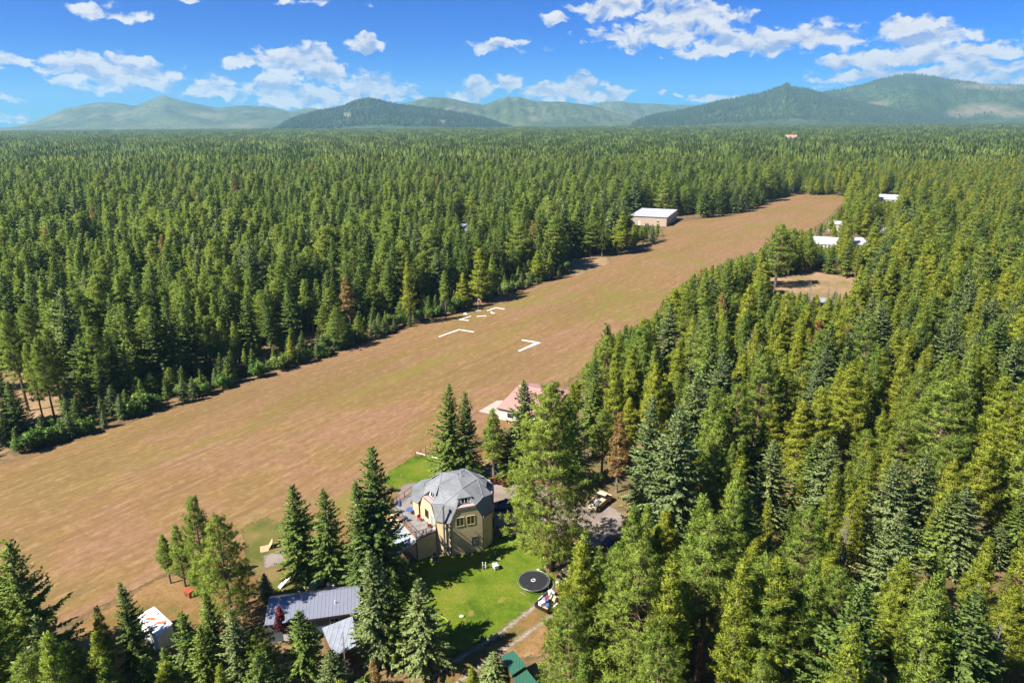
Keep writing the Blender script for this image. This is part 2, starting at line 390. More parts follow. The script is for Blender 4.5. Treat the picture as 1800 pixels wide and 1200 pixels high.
def blob(px, py, sx, sy, rot=RUN_ANG):
    c = G(px, py); cs, sn = math.cos(rot), math.sin(rot)
    def f(P):
        dx, dy = P[:, 0]-c.x, P[:, 1]-c.y
        u, v = dx*cs+dy*sn, -dx*sn+dy*cs
        return np.exp(-(u/sx)**2-(v/sy)**2)
    return f
GR = [blob(1050, 535, 14, 26), blob(1120, 520, 10, 20), blob(1000, 525, 8, 10), blob(1150, 545, 16, 12), blob(880, 590, 14, 3), blob(1200, 460, 22, 14), blob(1330, 395, 40, 14), blob(600, 885, 16, 4), blob(1440, 375, 30, 8),
      blob(470, 925, 8, 4), blob(1010, 640, 16, 4), blob(760, 640, 30, 4), blob(500, 720, 26, 5), blob(900, 530, 12, 6)]
OL = [blob(620, 650, 22, 9), blob(560, 690, 18, 7), blob(900, 640, 14, 7), blob(400, 700, 14, 6), blob(30, 800, 16, 4), blob(1000, 545, 16, 8), blob(300, 745, 16, 3)]
sheet('airstrip', AIR, .012, 1.6, M['air'], 5, {'green': lambda P: np.clip(sum(f(P) for f in GR), 0, 1), 'olive': lambda P: np.clip(sum(f(P) for f in OL), 0, 1)})
LAWN = gp((700, 985), (790, 975), (870, 950), (900, 935), (1010, 955), (965, 1000), (985, 1025), (945, 1062), (870, 1118), (785, 1155), (690, 1180), (600, 1110), (640, 1020))
sheet('lawn', LAWN, .035, .5, M['lawn'], 2)
sheet('grass_patch', gp((668, 842), (725, 802), (790, 792), (795, 830), (755, 848), (700, 862)), .03, .5, M['lawn'], 2.5)
sheet('yard_grass', gp((420, 930), (470, 905), (505, 925), (600, 1000), (620, 1035), (480, 1062), (440, 1000)), .028, .6, M['olive'], 3.5)
DRY = gp((60, 1150), (150, 1085), (290, 1010), (430, 965), (520, 945), (620, 900), (700, 860), (740, 850), (880, 770), (960, 740), (1010, 760), (1000, 840), (900, 860), (700, 905), (560, 1010), (470, 1060), (420, 1120), (300, 1180), (120, 1230))
sheet('dry_yard', DRY, .022, .8, M['dry'], 4)
DRIVE = gp((690, 880), (705, 852), (745, 845), (790, 850), (880, 845), (945, 850), (1000, 885), (1060, 880), (1100, 905), (1095, 955), (1045, 965), (1000, 940), (900, 925), (860, 930), (800, 920), (700, 900))
sheet('gravel_driveway', DRIVE, .045, .5, M['gravel'], 2)
sheet('gravel_path', gp((465, 1000), (462, 978), (500, 962), (505, 990)), .045, .5, M['gravel'], 1.5)
def strip(a, b, c, d, e, wd):
    pts = [G(*p) for p in (a, b, c, d, e)]; L, Rr = [], []
    for i, p in enumerate(pts):
        t = (pts[min(i+1, 4)]-pts[max(i-1, 0)]).normalized(); n = Vector((-t.y, t.x, 0))
        L.append(((p+n*wd/2).x, (p+n*wd/2).y)); Rr.append(((p-n*wd/2).x, (p-n*wd/2).y))
    return L + Rr[::-1]
sheet('dirt_clearing', gp((985, 1025), (1010, 1050), (1000, 1110), (960, 1150), (900, 1160), (820, 1190), (760, 1220), (760, 1190), (860, 1125), (940, 1065)), .04, .5, M['dry'], 1.6)
TR = sheet('dirt_track', strip((1000, 995), (958, 1052), (880, 1112), (780, 1175), (720, 1225), .75), .055, .2, M['rut'], .9)
TR2 = sheet('dirt_track', strip((1012, 1015), (985, 1072), (915, 1122), (830, 1180), (770, 1230), .85), .057, .2, M['rut'], .9)
M['field'] = sheet_mat('field_grass', f_field, 3.0)
sheet('clearing', gp((-60, 790), (0, 800), (60, 770), (110, 735), (115, 690), (60, 655), (-60, 650)), .03, .8, M['field'], 3)
sheet('clearing', gp((1340, 515), (1350, 488), (1430, 478), (1520, 490), (1560, 505), (1500, 530), (1400, 525)), .03, 1.2, M['field'], 6)
sheet('clearing', gp((1150, 625), (1165, 598), (1195, 608), (1190, 640)), .03, .8, M['field'], 3)
# ------------------------------------------------------------------ hills
def hill_mat(name, dark, light, bare, bare_t):
    m, N = new_mat(name); pos = N.new('ShaderNodeNewGeometry').outputs['Position']
    a = N.noise(pos, .0022, 5, .6); b = N.noise(pos, .02, 5, .75); c = N.noise(pos, .0011, 4, .6, .6)
    col = N.mix(N.maprange(a, .4, .62), dark, light)
    col = N.mix(N.math('MULTIPLY', N.maprange(b, .45, .62), .6), col, tuple(x*.45 for x in dark))
    br = N.math('MULTIPLY', N.maprange(N.math('ADD', c, N.math('MULTIPLY', b, .14)), bare_t, bare_t+.05), 1)
    br = N.math('ADD', br, N.attr('bare'), clamp=True)
    br = N.math('MULTIPLY', br, N.maprange(b, .35, .55, .25, 1))
    col = N.mix(br, col, bare)
    finish(N, col, .95, bump=b, bstr=.7, bdist=14, spec=.1); return m
M['hill'] = hill_mat('near_hill', (.035, .070, .030), (.065, .105, .040), (.20, .17, .11), .72)
M['hillfar'] = hill_mat('far_hill', (.06, .095, .045), (.11, .145, .07), (.15, .145, .085), .66)
HILL_PTS = []
def hill(name, prof, D, depth, mat, seed, bare=None, nseg=260, nd=60, trees=0):
    prof = sorted(prof); xs = np.array([p[0] for p in prof], float); ys = np.array([p[1] for p in prof], float)
    U = np.linspace(xs[0], xs[-1], nseg); py = np.interp(U, xs, ys)
    k = np.hanning(5); k /= k.sum(); py2 = np.convolve(np.pad(py, 2, 'edge'), k, 'valid')
    rs = np.random.RandomState(seed)
    cx = np.array([ray(u, p).x/ray(u, p).y*D for u, p in zip(U, py2)]); cz = np.array([CAM_H + ray(u, p).z/ray(u, p).y*D for u, p in zip(U, py2)])
    cz = np.maximum(cz, 5)
    vv = np.linspace(-1, .8, nd)
    def fr(x, y, s):
        o = np.zeros_like(x); amp = 1.; f = 1/900.
        r2 = np.random.RandomState(s)
        for _ in range(5):
            a1, a2, p1, p2 = r2.uniform(0, 6.28, 4)
            o += amp*(np.sin((x*math.cos(a1)+y*math.sin(a1))*f*6.28+p1)*np.sin((x*math.cos(a2)+y*math.sin(a2))*f*5.1+p2)); amp *= .52; f *= 2.03
        return o
    A, B = np.meshgrid(np.arange(nseg), vv, indexing='ij')
    X = cx[A]*(1+B*depth/D); Y = D + B*depth
    shp = np.where(B < 0, (1-np.abs(B)**1.25), 1-(B/.9)**2*1.0)
    side = (1-np.abs(B))*np.abs(B)*4
    Z = cz[A]*np.clip(shp, -.05, 1) + fr(X, Y, seed)*side*np.clip(cz[A], 30, 330)*.14
    Z = np.minimum(Z, cz[A]+(np.abs(B) < .05)*2)
    jag = rs.uniform(0, 1, A.shape)*np.clip(cz[A]*.02, 0, 5)
    Z += jag
    V = np.stack([X.ravel(), Y.ravel(), Z.ravel()], 1)
    F = [(i*nd+j, (i+1)*nd+j, (i+1)*nd+j+1, i*nd+j+1) for i in range(nseg-1) for j in range(nd-1)]
    pr = proj(V); br = np.zeros(len(V))
    for bx, by, rx, ry in (bare or []):
        br = np.maximum(br, np.clip(1.6-1.6*np.sqrt(((pr[:, 0]-bx)/rx)**2+((pr[:, 1]-by)/ry)**2), 0, 1))
    br *= (V[:, 1] <= D+10)
    tag(mesh_obj(name, V.tolist(), F, mat, smooth=True, attrs={'bare': br}), kind='structure')
    if trees:
        for _ in range(trees):
            i = rs.randint(0, nseg-1); j = rs.randint(4, nd-18); a, b_ = rs.rand(2)
            k0 = i*nd+j
            if br[k0] > .15: continue
            p = V[k0]*(1-a)*(1-b_)+V[k0+nd]*a*(1-b_)+V[k0+1]*(1-a)*b_+V[k0+nd+1]*a*b_
            HILL_PTS.append((p[0], p[1], p[2], rs.uniform(13, 27)))
hill('hill', [(-500, 205), (-250, 195), (-100, 214), (0, 226), (30, 222), (60, 213), (110, 193), (150, 184), (175, 181), (200, 183), (240, 186), (262, 178), (287, 169), (310, 176), (345, 183), (380, 190), (430, 186), (470, 188), (510, 196), (545, 190), (580, 195), (640, 200), (700, 220)], 9000, 2600, M['hillfar'], 3, [(360, 202, 45, 8), (105, 207, 25, 5), (210, 210, 18, 6), (420, 222, 40, 6)])
hill('hill', [(480, 231), (505, 215), (530, 205), (560, 198), (600, 191), (625, 180), (645, 176), (665, 179), (700, 186), (735, 190), (780, 196), (850, 210), (900, 226)], 5600, 1300, M['hill'], 5, [(610, 203, 10, 5), (776, 214, 10, 3)], trees=9000)
hill('hill', [(620, 225), (690, 188), (720, 180), (760, 171), (790, 174), (830, 182), (850, 185), (870, 178), (893, 172), (915, 172), (940, 178), (990, 181), (1040, 186), (1080, 198), (1110, 207), (1150, 222)], 7200, 1800, M['hillfar'], 8, [(940, 206, 22, 5), (1080, 206, 14, 4)])
hill('hill', [(960, 215), (1020, 190), (1060, 180), (1090, 179), (1130, 183), (1180, 185), (1250, 186), (1320, 200), (1380, 215)], 9800, 1800, M['hillfar'], 9)
hill('hill', [(1110, 220), (1130, 210), (1160, 202), (1200, 196), (1260, 181), (1310, 172), (1340, 166), (1365, 157), (1376, 154), (1381, 150), (1387, 151), (1390, 155), (1420, 160), (1455, 172), (1500, 182), (1560, 192), (1640, 203), (1700, 215)], 5600, 1100, M['hill'], 13, trees=11000)
hill('hill', [(1380, 190), (1440, 165), (1480, 160), (1520, 150), (1545, 141), (1575, 134), (1605, 131), (1635, 135), (1670, 143), (1720, 148), (1800, 151), (1900, 160), (2050, 150), (2300, 190)], 6900, 1900, M['hill'], 17, [(1740, 153, 80, 7), (1730, 192, 65, 13), (1780, 200, 40, 10), (1545, 183, 26, 6), (1690, 200, 40, 8)], trees=14000)
vs, fs = [], []
for x, y, z, h in HILL_PTS:
    b = len(vs); r = h*.2
    for k in range(4): vs.append((x+r*math.cos(k*1.57), y+r*math.sin(k*1.57), z-2))
    vs.append((x, y, z+h)); fs += [(b, b+1, b+4), (b+1, b+2, b+4), (b+2, b+3, b+4), (b+3, b, b+4)]
M['hillneedles'] = foliage_mat('far_needles', (.035, .075, .035), (.05, .095, .04), (.075, .12, .045))
hf = mesh_obj('hillside_forest', vs, fs, M['hillneedles'], attrs={'v': np.full(len(vs), .3)})
tag(hf, 'tiny conifers covering the dark hills on the horizon', 'forest', kind='stuff')
# ------------------------------------------------------------------ tree meshes
class Leaves:
    def __init__(s): s.V = []; s.A = []; s.n = 0
    def kites(s, P, D, L, W, v, sag=.12, rs=None):      # arrays: base, unit direction, length, width
        P = np.asarray(P, float); D = np.asarray(D, float); L = np.asarray(L, float)[:, None]; W = np.asarray(W, float)[:, None]
        r = rs.normal(size=P.shape); S = np.cross(D, r); S /= np.linalg.norm(S, axis=1)[:, None]+1e-9
        dn = np.array([0, 0, -1.])
        q = np.stack([P, P + D*L*.45 + S*W + dn*L*sag*.2, P + D*L + dn*L*sag, P + D*L*.45 - S*W + dn*L*sag*.2], 1)
        s.V.append(q.reshape(-1, 3)); s.A.append(np.repeat(np.asarray(v, float), 4)); s.n += len(P)
    def flatk(s, P, D, S, L, W, v, sag=.1):              # kites lying in a given plane
        P = np.asarray(P, float); L = np.asarray(L, float)[:, None]; W = np.asarray(W, float)[:, None]
        dn = np.array([0, 0, -1.])
        q = np.stack([P, P + D*L*.45 + S*W, P + D*L + dn*L*sag, P + D*L*.45 - S*W], 1)
        s.V.append(q.reshape(-1, 3)); s.A.append(np.repeat(np.asarray(v, float), 4)); s.n += len(P)
    def arrays(s):
        V = np.concatenate(s.V); return V, np.arange(len(V)).reshape(-1, 4), np.concatenate(s.A)
def leaf_normals(V, up=.55):
    q = V.reshape(-1, 4, 3).copy(); c = q.mean(1); rn = np.random.RandomState(1).normal(size=c.shape)*.5
    r = c[:, :2]/(np.linalg.norm(c[:, :2], axis=1, keepdims=True)+.35); n_ = unit(np.concatenate([r, np.full((len(c), 1), up)], 1) + rn)
    g_ = np.cross(q[:, 1]-q[:, 0], q[:, 2]-q[:, 0]); fl = (g_*n_).sum(1) < 0; q[fl] = q[fl][:, [0, 3, 2, 1]]
    return q.reshape(-1, 3), np.repeat(n_, 4, 0)
def set_normals(me, Nn):
    me.polygons.foreach_set('use_smooth', np.ones(len(me.polygons), bool)); me.normals_split_custom_set_from_vertices(Nn.tolist())
def unit(a): a = np.asarray(a, float); return a/(np.linalg.norm(a, axis=-1, keepdims=True)+1e-9)
def quad_mesh(name, V, F, A, mat, Nn=None):
    if Nn is None: V, Nn = leaf_normals(V)
    me = bpy.data.meshes.new(name); n = len(F)
    me.vertices.add(len(V)); me.vertices.foreach_set('co', V.astype(np.float32).ravel())
    me.loops.add(n*4); me.loops.foreach_set('vertex_index', F.astype(np.int32).ravel())
    me.polygons.add(n); me.polygons.foreach_set('loop_start', np.arange(0, 4*n, 4, dtype=np.int32))
    try: me.polygons.foreach_set('loop_total', np.full(n, 4, np.int32))
    except Exception: pass
    at = me.attributes.new('v', 'FLOAT', 'POINT'); at.data.foreach_set('value', A.astype(np.float32))
    me.update(calc_edges=True); me.materials.append(mat); set_normals(me, Nn); return me
def unit(a): a = np.asarray(a, float); return a/(np.linalg.norm(a, axis=-1, keepdims=True)+1e-9)
def trunk_mb(H, r0, rs, lean=0, branches=None, n=7):
    mb = MB(); pts = []; 
    for t in np.linspace(0, 1, 7): pts.append((lean*t*t*H + rs.normal()*.03, rs.normal()*.03, -.3 + t*(H*.97+.3)))
    mb.tube(pts, [r0*(1-t)**.8+.02 for t in np.linspace(0, 1, 7)], n)
    for a, b, r in branches or []: mb.tube([a, b], [r, r*.35], 4)
    return mb
def gen_fir(H, Rr, z0, seed, dens=1.0, droop=1.0, gap=.0):
    rs = np.random.RandomState(seed); L = Leaves(); br = []
    z = z0; ph = rs.rand()*6; lop = rs.uniform(0, 6.28)
    while z < H-.25:
        t = (z-z0)/(H-z0); n = rs.randint(4, 7) if t < .9 else 4
        prof = (1-t)**.82*min(1, .55+t*4.5)
        for k in range(n):
            if rs.rand() < gap*(1-t): continue
            a = ph + k*6.283/n + rs.normal()*.28
            bl = Rr*prof*(rs.uniform(.55, 1.25) if rs.rand() < .85 else rs.uniform(1.1, 1.4))*(1+.16*math.cos(a-lop)) + .12
            elv = (-.30*droop + .95*t**1.3) + rs.normal()*.10
            zz = z + rs.uniform(-.2, .2)
            d = np.array([math.cos(a)*math.cos(elv), math.sin(a)*math.cos(elv), math.sin(elv)])
            side = unit(np.cross(d, [0, 0, 1]))
            ns = max(2, int(bl/.24*dens)); s_ = (np.arange(ns)+rs.rand(ns)*.7)/ns
            s_ = s_[s_ > .10]; ns = len(s_)
            if ns == 0: continue
            tipup = (s_**2)*bl*.16*droop
            C = np.array([0, 0, zz]) + d*(s_*bl)[:, None]; C[:, 2] += tipup
            wv = (1-s_*.72)*np.clip(bl*.30, .22, .85)
            vb = rs.uniform(.1, .7)
            for sg in (1, -1):
                DD = unit(d*.75 + side*sg*rs.uniform(.6, 1.1, (ns, 1)) + rs.normal(size=(ns, 3))*.16)
                NN = unit(np.cross(DD, np.array([0, 0, 1.])+rs.normal(size=(ns, 3))*.35))
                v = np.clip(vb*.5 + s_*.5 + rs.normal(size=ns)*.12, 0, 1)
                L.flatk(C, DD, NN, wv*rs.uniform(.8, 1.25, ns), wv*.22+.05, v, .22)
            DD = unit(d + rs.normal(size=(ns, 3))*.22 + [0, 0, .12]); NN = unit(np.cross(DD, np.array([0, 0, 1.])+rs.normal(size=(ns, 3))*.5))
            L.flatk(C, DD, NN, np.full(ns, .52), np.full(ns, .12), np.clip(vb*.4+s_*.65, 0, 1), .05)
            m = rs.rand(ns) < .65
            if m.any():
                DD = unit(rs.normal(size=(m.sum(), 3))*.5 + [0, 0, -.7*droop] + d*.4)
                L.kites(C[m], DD, np.full(m.sum(), .42), np.full(m.sum(), .11), np.clip(s_[m]*.35, 0, 1), rs=rs)
            if rs.rand() < .35: br.append(((0, 0, zz), tuple(np.array([0, 0, zz])+d*bl*.8), .045))
        z += rs.uniform(.26, .38)/dens**.5*(1 if t < .8 else .75); ph += 2.4
    k = 16; L.kites(np.stack([np.zeros(k), np.zeros(k), np.linspace(H-1.6, H-.1, k)], 1), unit(rs.normal(size=(k, 3))*.45+[0, 0, .9]), np.full(k, .5), np.full(k, .08), np.full(k, .8), rs=rs)
    return L, trunk_mb(H, H*.013+.04, rs, 0, br)
def tufts(L, C, rad, n, rs, up=.5, wid=.06, v=None, out=None):
    C = np.asarray(C); m = len(C); P = np.repeat(C, n, 0) + rs.normal(size=(m*n, 3))*rad*.22
    D = rs.normal(size=(m*n, 3)) + [0, 0, up]
    if out is not None: D = D + np.repeat(out, n, 0)*.9
    D = unit(D)
    vv = rs.uniform(.15, .85, m) if v is None else v
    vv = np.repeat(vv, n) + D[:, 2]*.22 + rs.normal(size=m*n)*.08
    L.kites(P, D, rs.uniform(.7, 1.25, m*n)*rad, rs.uniform(.7, 1.3, m*n)*wid, np.clip(vv, 0, 1), .05, rs)
def gen_pine(H, Rr, z0, seed, nb=85, tuft=.46, tn=13):
    rs = np.random.RandomState(seed); L = Leaves(); br = []; Cs = []; Os = []
    for i in range(nb):
        t = (i+rs.rand())/nb; z = z0 + (H-z0-.3)*t**.92
        prof = (1-t**1.7)**.7*min(1, .62+t*2.2)
        a = i*2.4+rs.normal()*.4; bl = Rr*prof*rs.uniform(.6, 1.15)+.35
        elv = -.18+.75*t+rs.normal()*.14
        d = np.array([math.cos(a)*math.cos(elv), math.sin(a)*math.cos(elv), math.sin(elv)]); side = unit(np.cross(d, [0, 0, 1]))
        p0 = np.array([0, 0, z]); br.append((tuple(p0), tuple(p0+d*bl*.95+[0, 0, bl*.08]), .035+.03*(1-t)))
        ns = max(3, int(bl*4.6))
        for k in range(ns):
            s = rs.uniform(.36, 1.03); sp = (1.05-s)*bl*.62+.22
            c = p0 + d*s*bl + side*rs.uniform(-1, 1)*sp + np.array([0, 0, s*s*bl*.13+rs.uniform(-.18, .32)])
            Cs.append(c); Os.append(unit(c-p0))
            if rs.rand() < .22: br.append((tuple(p0+d*s*bl*.7), tuple(c), .02))
    Cs.append([0, 0, H-.2]); Os.append([0, 0, 1.]); Cs.append([0, 0, H-.6]); Os.append([0, 0, 1.])
    tufts(L, Cs, tuft, tn, rs, .45, .038, out=np.array(Os))
    return L, trunk_mb(H, H*.015+.06, rs, 0, br, 9)
def gen_lodge(H, Rr, z0, seed, nb=110, tuft=.31, tn=16):
    rs = np.random.RandomState(seed); L = Leaves(); br = []; Cs = []; Os = []
    for i in range(nb):
        t = (i+rs.rand())/nb; z = z0 + (H-z0-.2)*t
        prof = (1-t**1.35)**.88*min(1, .55+t*2.6)
        a = i*2.4+rs.normal()*.5; bl = Rr*prof*rs.uniform(.6, 1.2)+.22
        elv = .02+.55*t+rs.normal()*.18
        d = np.array([math.cos(a)*math.cos(elv), math.sin(a)*math.cos(elv), math.sin(elv)]); side = unit(np.cross(d, [0, 0, 1]))
        p0 = np.array([0, 0, z])
        if i % 2 == 0: br.append((tuple(p0), tuple(p0+d*bl*.9), .03))
        for k in range(max(3, int(bl*7.5))):
            s = rs.uniform(.25, 1.03); c = p0 + d*s*bl + side*rs.uniform(-1, 1)*((1.1-s)*bl*.55+.15) + np.array([0, 0, rs.uniform(-.12, .3)+s*s*bl*.2])
            Cs.append(c); Os.append(unit(c-p0))
    tufts(L, Cs, tuft, tn, rs, .75, .036, out=np.array(Os)*.6)
    for _ in range(26):
        a = rs.uniform(0, 6.28); z = rs.uniform(.12*H, z0+.25*(H-z0)); bl = rs.uniform(.5, 1.0)*Rr*.85; br.append(((0, 0, z), (math.cos(a)*bl, math.sin(a)*bl, z-rs.uniform(-.1, .5)), .022))
    return L, trunk_mb(H, H*.010+.04, rs, 0, br)
def gen_bush(H, Rr, seed, n=520, leaf=.24):
    rs = np.random.RandomState(seed); L = Leaves(); nl = 9
    cen = np.stack([rs.uniform(-.55, .55, nl)*Rr, rs.uniform(-.55, .55, nl)*Rr, rs.uniform(.25, .78, nl)*H], 1); rad = rs.uniform(.28, .5, nl)*min(Rr, H*.7)
    i = rs.randint(0, nl, n); D = unit(rs.normal(size=(n, 3))); P = cen[i] + D*(rad[i]*rs.uniform(.55, 1.08, n))[:, None]; P[:, 2] = np.maximum(P[:, 2], .05)
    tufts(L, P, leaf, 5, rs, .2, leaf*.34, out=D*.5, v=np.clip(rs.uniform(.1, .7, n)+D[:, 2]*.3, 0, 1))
    return L, MB().tube([(0, 0, -.1), (0, 0, H*.5)], [.06, .02], 5)
def gen_dead(H, seed, nb=60):
    rs = np.random.RandomState(seed); br = []
    for i in range(nb):
        t = rs.uniform(.2, .98); z = H*t; a = rs.uniform(0, 6.28); bl = (1-t)**.6*rs.uniform(.8, 2.1)+.2; e = rs.normal()*.25-.1
        p = np.array([0, 0, z]); q = p+np.array([math.cos(a)*math.cos(e), math.sin(a)*math.cos(e), math.sin(e)])*bl
        br.append((tuple(p), tuple(q), .03))
        for _ in range(3):
            s = rs.uniform(.3, 1); q2 = p+(q-p)*s; br.append((tuple(q2), tuple(q2+rs.normal(size=3)*.35), .014))
    return trunk_mb(H, H*.009+.05, rs, .02, br)
PROTO = {}
def proto(key, gen, mat, barkm):
    L, tr = gen; V, F, A = L.arrays(); cm = quad_mesh('crown', V, F, A, M[mat])
    tm = bpy.data.meshes.new('trunk'); tm.from_pydata(tr.v, [], tr.f); tm.materials.append(M[barkm])
    # merged copy for the far forest
    PROTO[key] = dict(crown=cm, trunk=tm, H=float(V[:, 2].max()), R=float(np.percentile(np.hypot(V[:, 0], V[:, 1]), 98)), V=V, F=F, A=A, tr=tr, mat=mat, bark=barkm)
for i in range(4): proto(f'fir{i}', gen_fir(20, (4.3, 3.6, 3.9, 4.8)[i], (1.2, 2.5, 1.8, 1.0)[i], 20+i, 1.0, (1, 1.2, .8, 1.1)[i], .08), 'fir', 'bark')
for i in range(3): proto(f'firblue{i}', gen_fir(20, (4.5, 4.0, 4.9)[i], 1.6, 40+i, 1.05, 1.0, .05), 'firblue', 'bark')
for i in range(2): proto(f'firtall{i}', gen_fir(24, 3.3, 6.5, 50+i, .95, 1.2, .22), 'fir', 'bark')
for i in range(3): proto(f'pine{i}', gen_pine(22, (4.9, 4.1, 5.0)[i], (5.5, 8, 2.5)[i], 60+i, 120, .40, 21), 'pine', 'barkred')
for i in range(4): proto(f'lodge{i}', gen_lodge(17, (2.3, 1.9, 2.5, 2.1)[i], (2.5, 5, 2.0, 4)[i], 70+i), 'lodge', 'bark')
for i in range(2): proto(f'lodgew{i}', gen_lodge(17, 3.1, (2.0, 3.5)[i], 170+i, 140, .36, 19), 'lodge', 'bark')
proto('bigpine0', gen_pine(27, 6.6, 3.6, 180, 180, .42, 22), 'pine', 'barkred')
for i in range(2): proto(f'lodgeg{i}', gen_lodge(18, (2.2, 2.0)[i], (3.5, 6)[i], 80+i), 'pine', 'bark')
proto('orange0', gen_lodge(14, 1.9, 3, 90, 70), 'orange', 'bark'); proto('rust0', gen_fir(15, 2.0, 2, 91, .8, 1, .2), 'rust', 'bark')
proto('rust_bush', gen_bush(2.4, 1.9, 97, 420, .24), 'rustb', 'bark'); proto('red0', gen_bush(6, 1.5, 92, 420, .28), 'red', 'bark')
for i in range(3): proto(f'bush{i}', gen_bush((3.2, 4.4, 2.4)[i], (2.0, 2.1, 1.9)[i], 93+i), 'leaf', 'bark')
DEAD = []
for i in range(3):
    tr = gen_dead(15, 200+i); tm = bpy.data.meshes.new('snag'); tm.from_pydata(tr.v, [], tr.f); tm.materials.append(M['deadwood']); DEAD.append(tm)

OCC = []        # x, y, radius of what already stands
def plant(key, x, y, h, name, label, cat, group=None, wid=1.0, rz=None):
    p = PROTO[key]; s = h/p['H']; rz = random.uniform(0, 6.28) if rz is None else rz
    r = empty(name, (x, y, 0), label, cat, rz, group); r.scale = (s*wid, s*wid, s)
    for part in ('trunk', 'crown'):
        o = bpy.data.objects.new(part, p[part]); COL.objects.link(o); o.parent = r
    OCC.append((x, y, p['R']*s*wid*.55)); return r
def plant_top(key, tx, ty, h, *a, **k):
    g = G(tx, ty, h); return plant(key, g.x, g.y, h, *a, **k)
def plant_base(key, bx, by, ty, *a, **k):
    g = G(bx, by); return plant(key, g.x, g.y, top_h(bx, by, ty), *a, **k)
FT, PT = 'fir tree', 'pine tree'
plant_top('fir3', 10, 945, 20, 'fir_tree', 'big dark fir at the left edge of the picture, long boughs over dry strip', FT, wid=1.0)
plant_top('fir0', 210, 1022, 12.5, 'fir_tree', 'dense fir between the dry strip and the white camper with the rust marks', FT, wid=.9)
plant_top('lodgeg0', 168, 1064, 10, 'pine_tree', 'thin yellowish young pine just left of the fir beside the white camper', PT)
plant_base('lodgeg1', 300, 1025, 938, 'pine_tree', 'small leaning pine, left one of the pair by the red wooden bin', PT, wid=1.5)
plant_base('lodgeg0', 326, 1030, 921, 'pine_tree', 'small round topped pine, right one of the pair by the red wooden bin', PT, wid=1.5)
plant_base('pine0', 374, 1090, 868, 'pine_tree', 'tall dark pine behind the bushy yellow green pine near the mobile home', PT, wid=.62)
plant_base('pine2', 412, 1112, 902, 'pine_tree', 'big bushy yellow green pine left of the grey metal roof', PT, wid=.95)
plant_base('fir2', 533, 1022, 850, 'fir_tree', 'broad fir with a bare lower trunk behind the grey metal roof', FT, wid=1.3)
plant_base('fir1', 586, 1030, 858, 'fir_tree', 'slender pointed fir between the broad fir and the tallest fir by the deck', FT, wid=1.25)
plant_top('fir3', 653, 783, 21.5, 'fir_tree', 'tallest dark fir left of the dome house, its boughs over the deck', FT, wid=1.05)
plant_top('fir0', 624, 842, 17.5, 'fir_tree', 'second fir pressed against the tallest one by the deck', FT, wid=.85)
plant_top('firblue0', 648, 966, 15.5, 'fir_tree', 'pale green fir right of the long grey metal roof, in front of the deck fir', FT, wid=1.0)
plant_top('fir2', 690, 1010, 12, 'fir_tree', 'short fir between the metal roofs and the shaded edge of the lawn', FT, wid=1.1)
plant_top('firblue1', 735, 1014, 12.5, 'fir_tree', 'grey green fir standing alone at the left edge of the lawn', FT, wid=1.35)
plant_top('firblue2', 578, 1138, 8, 'fir_tree', 'small fir in front of the weathered white shed roof', FT, wid=1.2)
plant_top('orange0', 655, 1160, 8, 'larch_tree', 'orange and yellow turning tree at the bottom of the picture', 'larch tree', wid=1.3)
plant_top('red0', 490, 1066, 5.5, 'maple_tree', 'small dark red leaved tree against the grey metal roof', 'maple tree', wid=.6)
plant_top('firtall0', 523, 1072, 11, 'fir_tree', 'open fir with a visible pale trunk in front of the mobile home wall', FT, wid=1.7)
plant_base('firblue1', 470, 1052, 1007, 'fir_tree', 'short fir at the left end of the grey metal roof', FT, wid=1.7)
plant_top('firblue0', 405, 1068, 13, 'fir_tree', 'pale fir standing below the bushy yellow green pine', FT, wid=.9)
plant_top('fir1', 318, 1073, 12, 'fir_tree', 'pointed fir just right of the white camper roof', FT, wid=1.2)
plant_top('fir2', 350, 1098, 11, 'fir_tree', 'shaded fir second to the right of the white camper', FT, wid=1.2)
plant_top('pine1', 448, 1100, 10, 'pine_tree', 'olive pine left of the dark red leaved tree', PT, wid=1.3)
plant_top('firblue1', 60, 1080, 12, 'fir_tree', 'pale fir at the foot of the big dark fir at the left edge', FT, wid=1.2)
plant_top('pine2', 110, 1128, 10, 'pine_tree', 'bright bushy pine at the bottom left corner of the picture', PT, wid=1.2)
plant_top('fir0', 250, 1150, 9, 'fir_tree', 'fir directly below the white camper with the rust marks', FT, wid=1.4)
plant_base('bigpine0', 965, 1003, 668, 'pine_tree', 'tallest pine, open crowned and bright green, right of the dome house', PT, wid=.98, rz=1.0)
plant_top('fir0', 1030, 930, 15, 'fir_tree', 'green fir between the trampoline and the gravel drive', FT, wid=1.15)
plant_top('pine2', 1003, 1046, 16, 'pine_tree', 'bushy bright pine at the bottom, right of the dirt track', PT, wid=1.05)
plant_top('firblue2', 1150, 983, 15, 'fir_tree', 'bluish fir right of the bushy pine by the dirt track', FT, wid=.95)
plant_base('firblue1', 870, 1212, 1144, 'fir_tree', 'small fir half hiding the green metal shed roof', FT, wid=2.0)
plant_base('fir3', 795, 842, 673, 'fir_tree', 'dark fir, left one of the close pair behind the dome roof', FT, wid=1.0)
plant_base('fir0', 822, 846, 687, 'fir_tree', 'dark fir, right one of the close pair behind the dome roof', FT, wid=.95)
plant_base('lodgeg1', 868, 848, 716, 'pine_tree', 'slim yellowish conifer in front of the left end of the pink roof', PT, wid=1.5)
plant_base('fir1', 922, 838, 668, 'fir_tree', 'spire shaped fir in front of the middle of the pink roof', FT, wid=1.4)
plant_base('fir2', 900, 842, 752, 'fir_tree', 'short fir under the pink roofed hangar', FT, wid=1.7)
plant_top('fir3', 1067, 566, 19, 'fir_tree', 'broad dark fir standing highest at the edge of the dry strip, right side', FT, wid=1.05)
